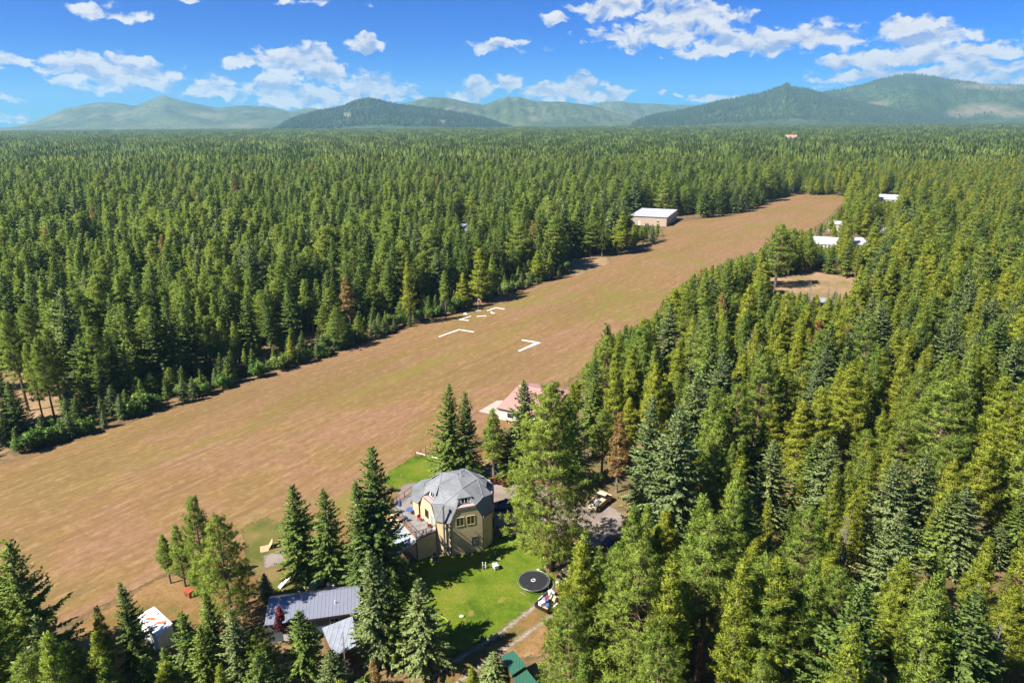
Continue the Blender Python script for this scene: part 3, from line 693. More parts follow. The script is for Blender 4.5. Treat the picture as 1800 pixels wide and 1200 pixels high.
plant_top('fir0', 1125, 572, 17, 'fir_tree', 'dark fir to the right of the broad one at the strip edge', FT, wid=1.2)
plant_top('fir1', 1046, 625, 16, 'fir_tree', 'fir on the strip edge just left and below the broad dark one', FT, wid=1.1)
plant_top('firblue2', 1197, 712, 24, 'fir_tree', 'huge silvery blue fir in the middle of the forest right of the drive', FT, wid=1.05)
plant_top('firblue0', 1148, 695, 21, 'fir_tree', 'tall blue fir just left of the huge silvery one', FT, wid=.9)
plant_top('firblue0', 1180, 530, 17, 'fir_tree', 'dark blue fir at the corner where the right hand trees meet the strip', FT, wid=1.2)
plant_top('pine0', 1375, 392, 24, 'pine_tree', 'lone tall pine beside the far part of the dry strip', PT, wid=1.15)
plant_top('pine1', 1672, 665, 22, 'pine_tree', 'large light green pine with pale limbs amid the right hand forest', PT, wid=1.4)
plant_top('firblue2', 1587, 893, 17, 'fir_tree', 'broad layered fir standing clear in the lower right forest', FT, wid=1.1)
plant_top('rust0', 1441, 560, 17, 'fir_tree', 'dead fir with rust red needles in the right hand forest', FT)
plant_top('orange0', 1490, 570, 14, 'pine_tree', 'faded pinkish dying pine near the rust red fir', PT)
plant_top('orange0', 1090, 722, 15, 'pine_tree', 'half dead pine with orange brown needles right of the pink roof', PT, wid=1.1)
g = G(20, 745); plant('fir0', g.x, g.y, 13, 'fir_tree', 'dark fir alone at the edge of the bare clearing on the left', FT)
for n, (px, py, hh, k, lb) in enumerate([(1490, 905, 13, 0, 'grey leafless tree with a broom of dead twigs, lower right forest'), (1233, 690, 13, 1, 'grey bare tree beside the huge silvery blue fir'),
        (1335, 438, 15, 2, 'bare grey snag near the lone tall pine by the strip'), (1345, 440, 13, 0, 'second bare snag, right of the one near the lone pine'), (312, 1135, 8, 1, 'white leafless snag below the white camper'),
        (600, 1105, 8, 2, 'thin dead stem in front of the mobile home wall'), (1655, 830, 12, 1, 'dead branched tree under the large light green pine'), (1410, 640, 11, 2, 'thin leafless tree in the middle of the right hand forest'),
        (1345, 555, 12, 0, 'leafless grey tree in the forest above the brown roof'), (1760, 1090, 12, 2, 'leafless dark stem near the lower right corner')]):
    g = G(px, py, hh); o = bpy.data.objects.new('dead_tree', DEAD[k]); COL.objects.link(o); o.location = g - Vector((0, 0, hh))
    s = hh/15; o.scale = (s, s, s); tag(o, lb, 'dead tree')

for k_, bx, by, ty, wd_, lb in [('pine1', 50, 722, 545, .8, 'tall pine with a bare stem in the tan clearing at the left edge'), ('pine0', 76, 735, 600, .6, 'slim flat topped pine in the middle of the left clearing'), ('pine1', 98, 742, 590, .7, 'pine with pale stem at the right side of the left clearing'),
        ('fir0', 38, 772, 668, 1.25, 'open boughed fir at the near edge of the left clearing'), ('fir2', 15, 782, 722, 1.2, 'little fir beside the dry strip at the very left'), ('pine2', 110, 715, 575, .9, 'broad pine behind the shrubs right of the left clearing')]:
    plant_base(k_, bx, by, ty, 'fir_tree' if k_[0] == 'f' else 'pine_tree', lb, FT if k_[0] == 'f' else PT, wid=wd_)
for k_, (bx, by) in enumerate([(52, 778), (66, 782), (80, 776), (94, 772), (108, 766), (88, 762), (122, 758)]):
    q_ = G(bx, by); plant(f'bush{k_ % 3}', q_.x, q_.y, 2.6+.4*(k_ % 3), 'shrub', 'leafy green shrub in the row at the left edge of the dry strip', 'shrub', 'shrubs along the left edge of the strip')
# ------------------------------------------------------------------ forests
RUNW = np.array([(-60, 850), (0, 815), (540, 640), (830, 540), (1010, 480), (1170, 425), (1230, 392), (1395, 345), (1490, 347), (1452, 388), (1418, 402), (1392, 398), (1350, 425), (1325, 440), (1270, 456), (1215, 478), (1180, 505), (1150, 545), (1118, 566), (1062, 572), (1042, 620), (1015, 665), (965, 690), (850, 790), (700, 850), (640, 930), (480, 1000), (330, 1010), (250, 1075), (150, 1085), (110, 1110), (60, 1000), (20, 950), (-60, 940)], float)
def px_rect(a, b, c, d): return np.array([(a, b), (c, b), (c, d), (a, d)], float)
def zone(poly, y=None): return (poly, y)
PROT = [zone(RUNW), zone(px_rect(0, 945, 112, 1090), 60), zone(px_rect(1355, 488, 1500, 510), 260), zone(px_rect(688, 795, 895, 1000), 84), zone(np.array([(690, 970), (1000, 950), (990, 1040), (960, 1150), (860, 1160), (700, 1190), (690, 1000)], float)), zone(px_rect(1030, 855, 1078, 898), 97), zone(px_rect(1045, 893, 1095, 950)),
        zone(px_rect(468, 990, 620, 1180), 68), zone(px_rect(236, 1060, 305, 1130), 68), zone(px_rect(870, 1085, 960, 1200), 58), zone(px_rect(842, 678, 965, 760), 122),
        zone(px_rect(1108, 366, 1188, 391), 418), zone(px_rect(1427, 413, 1474, 425), 345), zone(px_rect(1498, 416, 1524, 427), 345), zone(px_rect(1545, 340, 1580, 350), 560), zone(px_rect(1465, 388, 1500, 392), 385), zone(px_rect(1536, 399, 1556, 405), 385), zone(px_rect(1681, 391, 1698, 398), 405),
        zone(px_rect(1441, 518, 1454, 527), 225), zone(px_rect(1281, 598, 1311, 607), 172), zone(px_rect(1350, 492, 1480, 506)), zone(px_rect(1383, 240, 1400, 246), 3000), zone(np.array([(0, 660), (50, 660), (105, 690), (105, 728), (50, 745), (0, 745)], float)), zone(px_rect(810, 393, 838, 402), 370),
        zone(px_rect(455, 940, 510, 1035)), zone(px_rect(325, 1020, 350, 1045)), zone(px_rect(1065, 370, 1080, 377), 400), zone(px_rect(1160, 597, 1190, 615)), zone(px_rect(1008, 452, 1060, 474)), zone(px_rect(1185, 392, 1225, 405)), zone(px_rect(1130, 795, 1150, 850)), zone(px_rect(1475, 785, 1495, 815)), zone(px_rect(735, 560, 960, 620)), zone(px_rect(1480, 510, 1500, 518), 220)]
NOTCH = gp((985, 484), (1000, 455), (1066, 452), (1075, 462), (1018, 484))
sheet('clearing', NOTCH, .03, 1.2, M['field'], 4)
KEEPOUT = [AIR, NOTCH, gp((500, 1150), (380, 1150), (270, 1130), (120, 1150), (60, 1180), (60, 1110), (250, 1050), (330, 1000), (640, 870), (770, 800), (850, 800), (1000, 760), (1015, 800), (960, 850), (1010, 880), (1080, 855), (1105, 900), (1095, 965), (1030, 960), (1000, 1010), (1000, 1080), (950, 1200), (940, 1240), (650, 1240)),
           gp((1343, 520), (1350, 492), (1430, 482), (1520, 494), (1545, 505), (1500, 528), (1400, 522)), gp((-60, 790), (0, 800), (60, 770), (95, 735), (95, 690), (40, 658), (-60, 655)),
           gp((840, 765), (845, 700), (960, 680), (1010, 700), (980, 770))]
BLD = [(87, 425, 36), (174, 352, 15), (313, 590, 18), (207, 405, 9), (268, 412, 6), (107, 229, 6), (60, 176, 6), (-23, 384, 9), (1196, 3082, 40)]
def side_of(P):     # >0 on the left hand side of the strip
    a = np.array(gp((0, 815))[0]); b = np.array(gp((1395, 342))[0]); d = (b-a)/np.linalg.norm(b-a)
    return -d[1]*(P[:, 0]-a[0]) + d[0]*(P[:, 1]-a[1])
def allowed(P, h, rad):
    ok = np.ones(len(P), bool); rad = rad*1.3
    e_ = side_of(P); ok &= ~((e_ > 0) & (e_ < 9) & (h > 7.5) & (P[:, 1] < 270))
    for q in KEEPOUT: ok &= poly_sd(P, q) < -1.2
    for x, y, r in BLD: ok &= np.hypot(P[:, 0]-x, P[:, 1]-y) > r*.8
    for s in (1.0, .9, .78, .64, .5, .36, .2):
        for sd in (-1, 0, 1):
            wd = rad*(1-s)*1.0*sd
            q = proj(np.stack([P[:, 0]+wd, P[:, 1], h*s], 1))
            for poly, y in PROT:
                ins = poly_sd(q, poly) > 0
                if y is not None: ins &= P[:, 1] < y
                ok &= ~ins
    return ok
def jitter(x0, x1, y0, y1, step, rs):
    X, Y = np.meshgrid(np.arange(x0, x1, step), np.arange(y0, y1, step)); n = X.size
    return np.stack([X.ravel()+rs.uniform(-.48, .48, n)*step, Y.ravel()+rs.uniform(-.48, .48, n)*step], 1)
def view_filter(P, lo=-14, h=22):
    a = proj(np.stack([P[:, 0], P[:, 1], np.zeros(len(P))], 1)); b = proj(np.stack([P[:, 0], P[:, 1], np.full(len(P), h)], 1))
    mrg = 60*80/np.maximum(P[:, 1], 30)
    x_ok = (a[:, 0] > -mrg-60) & (a[:, 0] < 1860+mrg); return x_ok & (b[:, 1] < 1260) & (P[:, 1] > 12)
def vnoise(P, s, seed):
    r = np.random.RandomState(seed); o = np.zeros(len(P))
    for k in range(6):
        a, p = r.uniform(0, 6.28, 2); f = s*r.uniform(.6, 1.8); o += np.sin((P[:, 0]*math.cos(a)+P[:, 1]*math.sin(a))*f*6.28+p)
    return o/6
rs = np.random.RandomState(5)
P1 = jitter(-420, 560, 18, 330, 4.4, rs); P1 = P1[side_of(P1) > 0]; P1b = jitter(-420, 560, 14, 330, 4.5, rs); P1b = P1b[side_of(P1b) <= 0]; P2 = jitter(-600, 800, 330, 820, 6.0, rs)
P = np.concatenate([P1, P1b, P2]); P = P[view_filter(P)]
sd = side_of(P); left = sd > 0
vn = vnoise(P, .012, 3); vn2 = vnoise(P, .05, 4)
thin = rs.rand(len(P)) < np.where(left, .88, .90)*np.clip(1.0+vn2*np.where(left, .45, .55), .4, 1)
thin &= ~(left & (vnoise(P, .022, 21) < -.30) & (rs.rand(len(P)) < .55))
P, sd, left, vn = P[thin], sd[thin], left[thin], vn[thin]
n = len(P); u = rs.rand(n)
h = np.where(left, rs.uniform(13, 24, n), rs.uniform(10, 21, n)) + vn*5
keys = []
for i in range(n):
    q = u[i] + vn[i]*.35
    if left[i]: k = ('fir', 'firtall', 'lodgeg', 'pine', 'firblue')[0 if q < .34 else 1 if q < .58 else 2 if q < .72 else 3 if q < .92 else 4]
    else: k = ('firblue', 'fir', 'lodgeg', 'lodge', 'lodgew', 'pine')[0 if q < .10 else 1 if q < .28 else 2 if q < .42 else 3 if q < .64 else 4 if q < .88 else 5]
    if rs.rand() < .004: k = 'orange'
    nk = {'fir': 4, 'firtall': 2, 'lodgeg': 2, 'pine': 3, 'firblue': 3, 'lodge': 4, 'lodgew': 2, 'orange': 1}[k]
    keys.append(f'{k}{rs.randint(nk)}')
far = P[:, 1] > 330; edge_small = (sd > 0) & (sd < 14)
h = np.where(edge_small & (rs.rand(n) < .4), h*.62, h)
h = np.where(rs.rand(n) < .12, h*.6, h)
h = np.clip(h, 5, 27)
rad = np.array([PROTO[k]['R']/PROTO[k]['H'] for k in keys])*h
occ = np.array(OCC)
okk = allowed(P, h, rad)
for f_ in (.82, .82, .82, .75, .7):
    bad = np.nonzero(~okk)[0]; h2 = h[bad]*f_; rad2 = rad[bad]*f_; g2 = (h2 > 3.8); bad, h2 = bad[g2], h2[g2]
    h[bad] = h2; rad[bad] = rad2[g2]; o2 = allowed(P[bad], h2, rad[bad]); okk[bad[o2]] = True
d2 = np.hypot(P[:, 0][:, None]-occ[:, 0], P[:, 1][:, None]-occ[:, 1]); okk &= (d2 > occ[:, 2]+1.6).all(1)
idx = np.nonzero(okk)[0]
depth = np.maximum(P[:, 1], 1); size = h/depth
pr = proj(np.stack([P[:, 0], P[:, 1], h*.9], 1)); inview = (pr[:, 0] > 0) & (pr[:, 0] < 1800) & (pr[:, 1] < 1200)
LAB = {
 ('fir', 1): ('dark green fir in the forest left of the dry strip', FT, 'firs in the forest left of the strip'),
 ('fir', 0): ('dark green fir among the yellow green pines right of the strip', FT, 'firs in the forest right of the strip'),
 ('firblue', 1): ('bluish green fir in the forest left of the dry strip', FT, 'bluish firs left of the strip'),
 ('firblue', 0): ('silvery blue green fir among the yellow green pines right of the strip', FT, 'bluish firs right of the strip'),
 ('pine', 1): ('open crowned green pine in the forest left of the dry strip', PT, 'pines in the forest left of the strip'),
 ('pine', 0): ('open crowned green pine in the forest right of the dry strip', PT, 'green pines in the forest right of the strip'),
 ('lodge', 0): ('slender olive yellow pine in the dense forest right of the strip', PT, 'yellow green pines right of the strip'),
 ('orange', 0): ('dying pine with orange needles in the forest right of the strip', PT, 'dying orange pines right of the strip'),
 ('orange', 1): ('dying pine with orange needles in the forest left of the strip', PT, 'dying orange pines left of the strip')}
order = idx[np.argsort(-size[idx]*inview[idx])]
cnt = {FT: sum(1 for o in bpy.data.objects if o.get('category') == FT), PT: sum(1 for o in bpy.data.objects if o.get('category') == PT)}
rest = []
for i in order:
    k = keys[i].rstrip('0123456789'); kk = {'firtall': 'fir', 'lodgeg': 'pine', 'lodgew': 'lodge'}.get(k, k); lab, cat, grp = LAB[(kk, int(left[i]))]
    if cnt[cat] >= 300 or not inview[i]: rest.append(i); continue
    cnt[cat] += 1
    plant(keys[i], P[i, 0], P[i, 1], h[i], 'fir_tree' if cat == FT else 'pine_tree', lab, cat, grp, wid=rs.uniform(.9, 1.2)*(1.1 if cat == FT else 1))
print('trees', n, len(idx), cnt, len(rest))
dd_ = np.random.RandomState(77); ok_ = [i for i in idx if not left[i] and inview[i] and P[i, 1] < 260 and pr[i, 0] > 1180]
for i in dd_.choice(ok_, 26, replace=False):
    o = bpy.data.objects.new('dead_tree', DEAD[dd_.randint(3)]); COL.objects.link(o); o.location = (P[i, 0]+1.8, P[i, 1]-2.2, 0); s_ = dd_.uniform(.7, 1.05); o.scale = (s_*1.2, s_*1.2, s_); o.rotation_euler = (0, 0, dd_.uniform(0, 6))
    tag(o, 'thin leafless grey tree standing among the live pines right of the strip', 'dead tree', 'dead trees among the pines right of the strip')
# bushes along the left edge of the strip
edge = [np.array(p) for p in gp((60, 792), (120, 772), (540, 636), (830, 536), (1005, 478))]
BL = 'leafy green shrub in the row at the left edge of the dry strip'
nb = 0
for a, b in zip(edge[:-1], edge[1:]):
    L = np.linalg.norm(b-a); d = (b-a)/L; nrm = np.array([-d[1], d[0]])
    for s in np.arange(0, L, 2.6):
        for row in range(2):
            if rs.rand() < .25: continue
            q = a + d*(s+rs.uniform(-1, 1)) + nrm*(-.6+row*2.6+rs.uniform(0, 2.0)); nb += 1
            if nb > 240: continue
            if rs.rand() < .62: plant(f'bush{rs.randint(3)}', q[0], q[1], rs.uniform(2.0, 5.2), 'shrub', BL, 'shrub', 'shrubs along the left edge of the strip', wid=rs.uniform(.7, 1.1))
            else: rest.append(-len(rest)-1); keys.append('firblue1'); P = np.vstack([P, q]); h = np.append(h, rs.uniform(3, 7)); rest[-1] = len(P)-1; 
for px, py, hh, lb in ((868, 853, 2.4, 'reddish shrub'), (140, 790, 2, '')):
    pass
# mid forest: points instanced in one object
lib = bpy.data.collections.new('tree_kinds')
def merged(key, thin=1.0):
    p = PROTO[key]; V = p['V']; F = p['F']; A = p['A']
    if thin < 1:
        sel = np.random.RandomState(3).rand(len(F)) < thin; F = F[sel]; V = V[F.ravel()].copy(); A = A[F.ravel()]
        c = V.reshape(-1, 4, 3).mean(1, keepdims=True); V = (c + (V.reshape(-1, 4, 3)-c)*thin**-.5*.95).reshape(-1, 3); F = np.arange(len(V)).reshape(-1, 4)
    V, NV = leaf_normals(V); tv = np.array(p['tr'].v); nt = len(tv)
    vv = np.concatenate([V, tv]); ff = F.tolist() + [tuple(i+len(V) for i in q) for q in p['tr'].f]
    me = bpy.data.meshes.new(key); me.from_pydata(vv.tolist(), [], ff); me.materials.append(M[p['mat']]); me.materials.append(M[p['bark']])
    me.polygons.foreach_set('material_index', np.array([0]*len(F)+[1]*len(p['tr'].f), np.int32))
    at = me.attributes.new('v', 'FLOAT', 'POINT'); at.data.foreach_set('value', np.concatenate([A, np.zeros(nt)]).astype(np.float32)); me.update()
    tn_ = unit(np.stack([tv[:, 0]+1e-3, tv[:, 1], tv[:, 0]*0], 1)); set_normals(me, np.concatenate([NV, tn_]))
    return me
libkeys = sorted(k for k in PROTO if k[:3] in ('fir', 'pin', 'lod', 'ora'))
for j, k in enumerate(libkeys):
    o = bpy.data.objects.new(f'{j:02d}_{k}', merged(k, .45)); lib.objects.link(o)
def scatter(name, pts, sc, idxs, coll, label, wide=1.0):
    me = bpy.data.meshes.new(name); me.from_pydata([tuple(p) for p in pts], [], [])
    a = me.attributes.new('sc', 'FLOAT', 'POINT'); a.data.foreach_set('value', np.asarray(sc, np.float32))
    a = me.attributes.new('rz', 'FLOAT', 'POINT'); a.data.foreach_set('value', rs.uniform(0, 6.28, len(pts)).astype(np.float32))
    a = me.attributes.new('ix', 'INT', 'POINT'); a.data.foreach_set('value', np.asarray(idxs, np.int32))
    o = bpy.data.objects.new(name, me); COL.objects.link(o); tag(o, label, 'forest', kind='stuff')
    ng = bpy.data.node_groups.new(name, 'GeometryNodeTree'); ng.interface.new_socket('Geometry', in_out='INPUT', socket_type='NodeSocketGeometry'); ng.interface.new_socket('Geometry', in_out='OUTPUT', socket_type='NodeSocketGeometry')
    i = ng.nodes.new('NodeGroupInput'); ou = ng.nodes.new('NodeGroupOutput'); ip = ng.nodes.new('GeometryNodeInstanceOnPoints')
    ci = ng.nodes.new('GeometryNodeCollectionInfo'); ci.inputs['Collection'].default_value = coll
    ci.inputs['Separate Children'].default_value = True; ci.inputs['Reset Children'].default_value = True
    def na(nm, t):
        x = ng.nodes.new('GeometryNodeInputNamedAttribute'); x.data_type = t; x.inputs[0].default_value = nm; return x.outputs['Attribute']
    ip.inputs['Pick Instance'].default_value = True
    ng.links.new(i.outputs[0], ip.inputs['Points']); ng.links.new(ci.outputs[0], ip.inputs['Instance'])
    ng.links.new(na('ix', 'INT'), ip.inputs['Instance Index'])
    vs_ = ng.nodes.new('ShaderNodeVectorMath'); vs_.operation = 'SCALE'; vs_.inputs[0].default_value = (wide, wide, 1); ng.links.new(na('sc', 'FLOAT'), vs_.inputs['Scale']); ng.links.new(vs_.outputs[0], ip.inputs['Scale'])
    cx = ng.nodes.new('ShaderNodeCombineXYZ'); ng.links.new(na('rz', 'FLOAT'), cx.inputs[2]); ng.links.new(cx.outputs[0], ip.inputs['Rotation'])
    ng.links.new(ip.outputs[0], ou.inputs[0]); md = o.modifiers.new('scatter', 'NODES'); md.node_group = ng
    return o
kx = {k: j for j, k in enumerate(libkeys)}
scatter('forest', [(P[i, 0], P[i, 1], 0) for i in rest], [h[i]/PROTO[keys[i]]['H'] for i in rest], [kx[keys[i]] for i in rest], lib, 'dense conifer forest spreading on both sides of the dry strip', 1.35)
# far forest: patches of small simple conifers
lib2 = bpy.data.collections.new('forest_patches'); PS = 90.
def lowtree(x, y, hh, r, v, rs2):
    V, A = [], []
    nlay = 5
    for l in range(nlay):
        t0 = .16 + .84*l/nlay; z = hh*t0; rr = r*(1-(l/nlay)**1.3)*rs2.uniform(.85, 1.15)+.15; zt = min(hh, z+hh*.30)
        m = 7; ph = rs2.rand()*6
        for k in range(m):
            a = ph+k*6.283/m+rs2.normal()*.2; da = .36; rk = rr*rs2.uniform(.75, 1.2)
            V += [(x, y, zt), (x+rk*.8*math.cos(a-da), y+rk*.8*math.sin(a-da), z+hh*.03), (x+rk*math.cos(a), y+rk*math.sin(a), z-hh*.02), (x+rk*.8*math.cos(a+da), y+rk*.8*math.sin(a+da), z+hh*.03)]
            A += [v+.15, v+rs2.normal()*.12, v+.2, v+rs2.normal()*.12]
    return V, A
for j in range(5):
    r2 = np.random.RandomState(300+j); V, A, MI = [], [], []
    step = 6.6; GX, GY = np.meshgrid(np.arange(-75, 75, step), np.arange(-75, 75, step)); c_, s_ = math.cos(.47+j), math.sin(.47+j)
    for X, Y in zip((GX*c_-GY*s_).ravel(), (GX*s_+GY*c_).ravel()):
        if abs(X) < PS/2 and abs(Y) < PS/2:
            if r2.rand() < .14: continue
            hh = r2.uniform(12, 25)*(.85 if j % 2 else 1); a, b = lowtree(X+r2.uniform(-3.2, 3.2), Y+r2.uniform(-3.2, 3.2), hh, hh*r2.uniform(.15, .22), r2.uniform(-.1, .35), r2)
            V += a; A += b; MI += [r2.choice([0, 1, 2], p=(.60, .38, .02) if j < 3 else (.42, .50, .08))]*(len(a)//4)
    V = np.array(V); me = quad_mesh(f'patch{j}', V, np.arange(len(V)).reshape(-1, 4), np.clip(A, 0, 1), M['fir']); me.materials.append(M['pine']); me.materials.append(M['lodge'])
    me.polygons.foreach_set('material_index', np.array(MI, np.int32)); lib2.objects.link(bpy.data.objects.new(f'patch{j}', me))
pts, sc, ix = [], [], []
ROWS = {}
PX = [(X, Y) for Y in np.arange(780, 4700, PS*.96) for X in np.arange(-3900, 4400, PS*.97)]
for X, Y in PX:
    X += ROWS.setdefault(Y, rs.uniform(0, 87))
    if 1:
        if abs(X) > Y*.83+150: continue
        x, y = X+rs.uniform(-6, 6), Y+rs.uniform(-6, 6)
        if math.hypot(x-313, y-590) < 60: continue
        f = side_of(np.array([[x, y]]))[0]
        pts.append((x, y, 0)); sc.append(rs.uniform(.92, 1.1)); ix.append(rs.randint(0, 3) if f+rs.normal()*250 > 0 else rs.randint(2, 5))
ff_ = scatter('distant_forest', pts, sc, ix, lib2, 'far conifer forest reaching to the foot of the hills')
q = ff_.data.attributes['rz'].data; q.foreach_set('value', (rs.randint(0, 4, len(pts))*math.pi/2).astype(np.float32))
# fill ring between the two: side areas not covered by the tree grid
# ------------------------------------------------------------------ buildings
def seam_mat(name, col, period=.45, rough=.38, metal=.25, axis=0, dirt=.2):
    m, N = new_mat(name); tc = N.new('ShaderNodeTexCoord').outputs['Object']
    sx = N.new('ShaderNodeSeparateXYZ'); N.put(sx.inputs[0], tc)
    s = N.math('FRACT', N.math('MULTIPLY', sx.outputs[axis], 1/period)); rib = N.maprange(N.math('ABSOLUTE', N.math('SUBTRACT', s, .5)), .36, .48)
    n = N.noise(tc, .7, 5, .65); n2 = N.noise(N.mapping(tc, (3, .5, 1)), 2, 4, .7)
    c = N.mix(N.math('MULTIPLY', N.maprange(n, .4, .7), dirt), col, tuple(x*.6 for x in col))
    c = N.mix(N.math('MULTIPLY', N.maprange(n2, .5, .75), dirt), c, tuple(x*.75 for x in col))
    c = N.mix(N.math('MULTIPLY', rib, .35), c, tuple(x*.55 for x in col))
    finish(N, c, rough, metal, bump=rib, bstr=.6, bdist=.04); return m
def lap_mat(name, col, period=.2):
    m, N = new_mat(name); pos = N.new('ShaderNodeNewGeometry').outputs['Position']
    sx = N.new('ShaderNodeSeparateXYZ'); N.put(sx.inputs[0], pos)
    s = N.math('FRACT', N.math('MULTIPLY', sx.outputs[2], 1/period)); gr = N.maprange(s, .0, .12, 1, 0)
    n = N.noise(pos, .6, 5, .6); n2 = N.noise(N.mapping(pos, (1, 1, 8)), 2.5, 4)
    c = N.mix(N.maprange(n, .35, .7), tuple(x*.88 for x in col), tuple(min(1, x*1.1) for x in col))
    c = N.mix(N.math('MULTIPLY', N.maprange(n2, .55, .75), .2), c, tuple(x*.7 for x in col))
    c = N.mix(N.math('MULTIPLY', gr, .45), c, tuple(x*.5 for x in col))
    finish(N, c, .75, bump=s, bstr=.4, bdist=.03); return m
def shingle_mat(name, col):
    m, N = new_mat(name); pos = N.new('ShaderNodeNewGeometry').outputs['Position']
    br = N.new('ShaderNodeTexVoronoi'); br.inputs['Scale'].default_value = 4.5; N.put(br.inputs['Vector'], N.mapping(pos, (1, 1, 1.6)))
    a = N.noise(pos, .45, 5, .6); b = N.noise(pos, 6, 4, .7)
    c = N.mix(N.maprange(a, .35, .65), tuple(x*.8 for x in col), tuple(x*1.12 for x in col))
    sx = N.new('ShaderNodeSeparateColor'); N.put(sx.inputs[0], br.outputs['Color'])
    c = N.mix(N.math('MULTIPLY', sx.outputs[0], .35), c, tuple(x*.55 for x in col))
    c = N.mix(N.math('MULTIPLY', N.maprange(b, .5, .75), .4), c, tuple(x*1.35 for x in col))
    finish(N, c, .85, bump=b, bstr=.5, bdist=.03); return m
M['siding'] = lap_mat('tan_siding', (.60, .48, .285)); M['shingle'] = shingle_mat('grey_shingles', (.215, .225, .235)); M['ridge'] = paint('ridge_caps', (.25, .26, .27), .85)
M['steelroof'] = seam_mat('grey_steel_roof', (.27, .285, .36)); M['bluewall'] = lap_mat('blue_grey_siding', (.12, .165, .20), .25)
M['oldroof'] = seam_mat('weathered_white_roof', (.36, .39, .45), .6, .45, .1, dirt=.55); M['brownwood'] = lap_mat('brown_boards', (.16, .07, .032), .3)
M['greenroof'] = seam_mat('green_steel_roof', (.045, .15, .10), .35, .4, .1); M['pinkroof'] = seam_mat('faded_red_roof', (.46, .25, .21), .9, .55, .0, dirt=.12)
M['whiteroof'] = seam_mat('white_steel_roof', (.52, .53, .57), .9, .4, .05, dirt=.12); M['whitewall'] = paint('white_wall', (.52, .49, .45), .6); M['tanwall'] = paint('tan_metal_wall', (.42, .33, .25), .6)
M['brownroof'] = shingle_mat('brown_shingles', (.20, .12, .095)); M['deckfloor'] = paint('deck_floor', (.22, .205, .195), .7, 0, .2, 1); M['rail'] = paint('rail_wood', (.22, .085, .045), .7)
M['steel'] = paint('galvanised_steel', (.32, .33, .34), .4, .6); M['concrete'] = paint('concrete', (.40, .345, .28), .9); M['rustp'] = paint('rust_patch', (.50, .16, .06), .8)
M['wood'] = paint('raw_wood', (.48, .34, .19), .8); M['greentank'] = paint('green_tank', (.25, .38, .30), .45); M['redwood'] = paint('red_wood', (.38, .075, .03), .7)
M['mat'] = paint('trampoline_mat', (.022, .022, .026), .55); M['tyre'] = flat('tyre', (.012, .012, .013), .8); M['bluecar'] = flat('dark_blue_paint', (.010, .022, .10), .18, .3)
M['darkcar'] = flat('dark_grey_paint', (.03, .04, .05), .2, .3); M['cream'] = paint('cream_paint', (.62, .50, .34), .5); M['truckred'] = paint('faded_red_side', (.42, .13, .07), .6)
M['purple'] = flat('purple_cloth', (.22, .17, .42), .8); M['bluec'] = flat('blue_cloth', (.05, .09, .26), .8); M['redc'] = flat('red_cloth', (.35, .03, .04), .8); M['hose'] = flat('yellow_green_hose', (.42, .52, .10), .5)
M['windsock'] = flat('orange_windsock', (.60, .27, .20), .8); M['yellow'] = flat('yellow_plastic', (.75, .7, .2), .6); M['pinkshelf'] = paint('pink_ledge', (.42, .31, .29), .8); M['rock'] = paint('pale_rock', (.55, .48, .40), .9)

V0 = G(793.8, 976.7).to_2d(); V1g = G(849.7, 965.8).to_2d(); ANG = math.atan2(*(V1g-V0).yx); WA, WB = (V1g-V0).length, 2.25
dv = [V0.copy()]
for k in range(9):
    a = ANG + R(36*k); dv.append(dv[-1] + Vector((math.cos(a), math.sin(a)))*(WA if k % 2 == 0 else WB))
CEN = sum(dv, Vector((0, 0)))/10
house = empty('dome_house', (CEN.x, CEN.y, 0), 'tan faceted dome house with a grey shingled roof beside the green lawn', 'house')
def hl(p, z): return (p[0]-CEN.x, p[1]-CEN.y, z)
ZE, ZT, ZN = 5.55, 7.65, 7.95
wall = MB(); roof = MB(); ridge = MB(); trim = MB(); shelf = MB(); dorm = []
apex = Vector((0, 0, 10.0)); Wk = []; Nk = []
for k in range(0, 10, 2):
    m_ = (dv[k]+dv[(k+1) % 10])/2 - CEN; Wk.append(Vector((m_.x, m_.y, 0)).normalized()*3.05 + Vector((0, 0, 9.4)))
    n_ = (dv[(k+1) % 10]+dv[(k+2) % 10])/2 - CEN; Nk.append(Vector((n_.x, n_.y, 0)).normalized()*4.85 + Vector((0, 0, ZN)))
def edge_cap(a, b, r=.045): ridge.tube([Vector(a)+Vector((0, 0, .02)), Vector(b)+Vector((0, 0, .02))], r, 5)
dormers = []
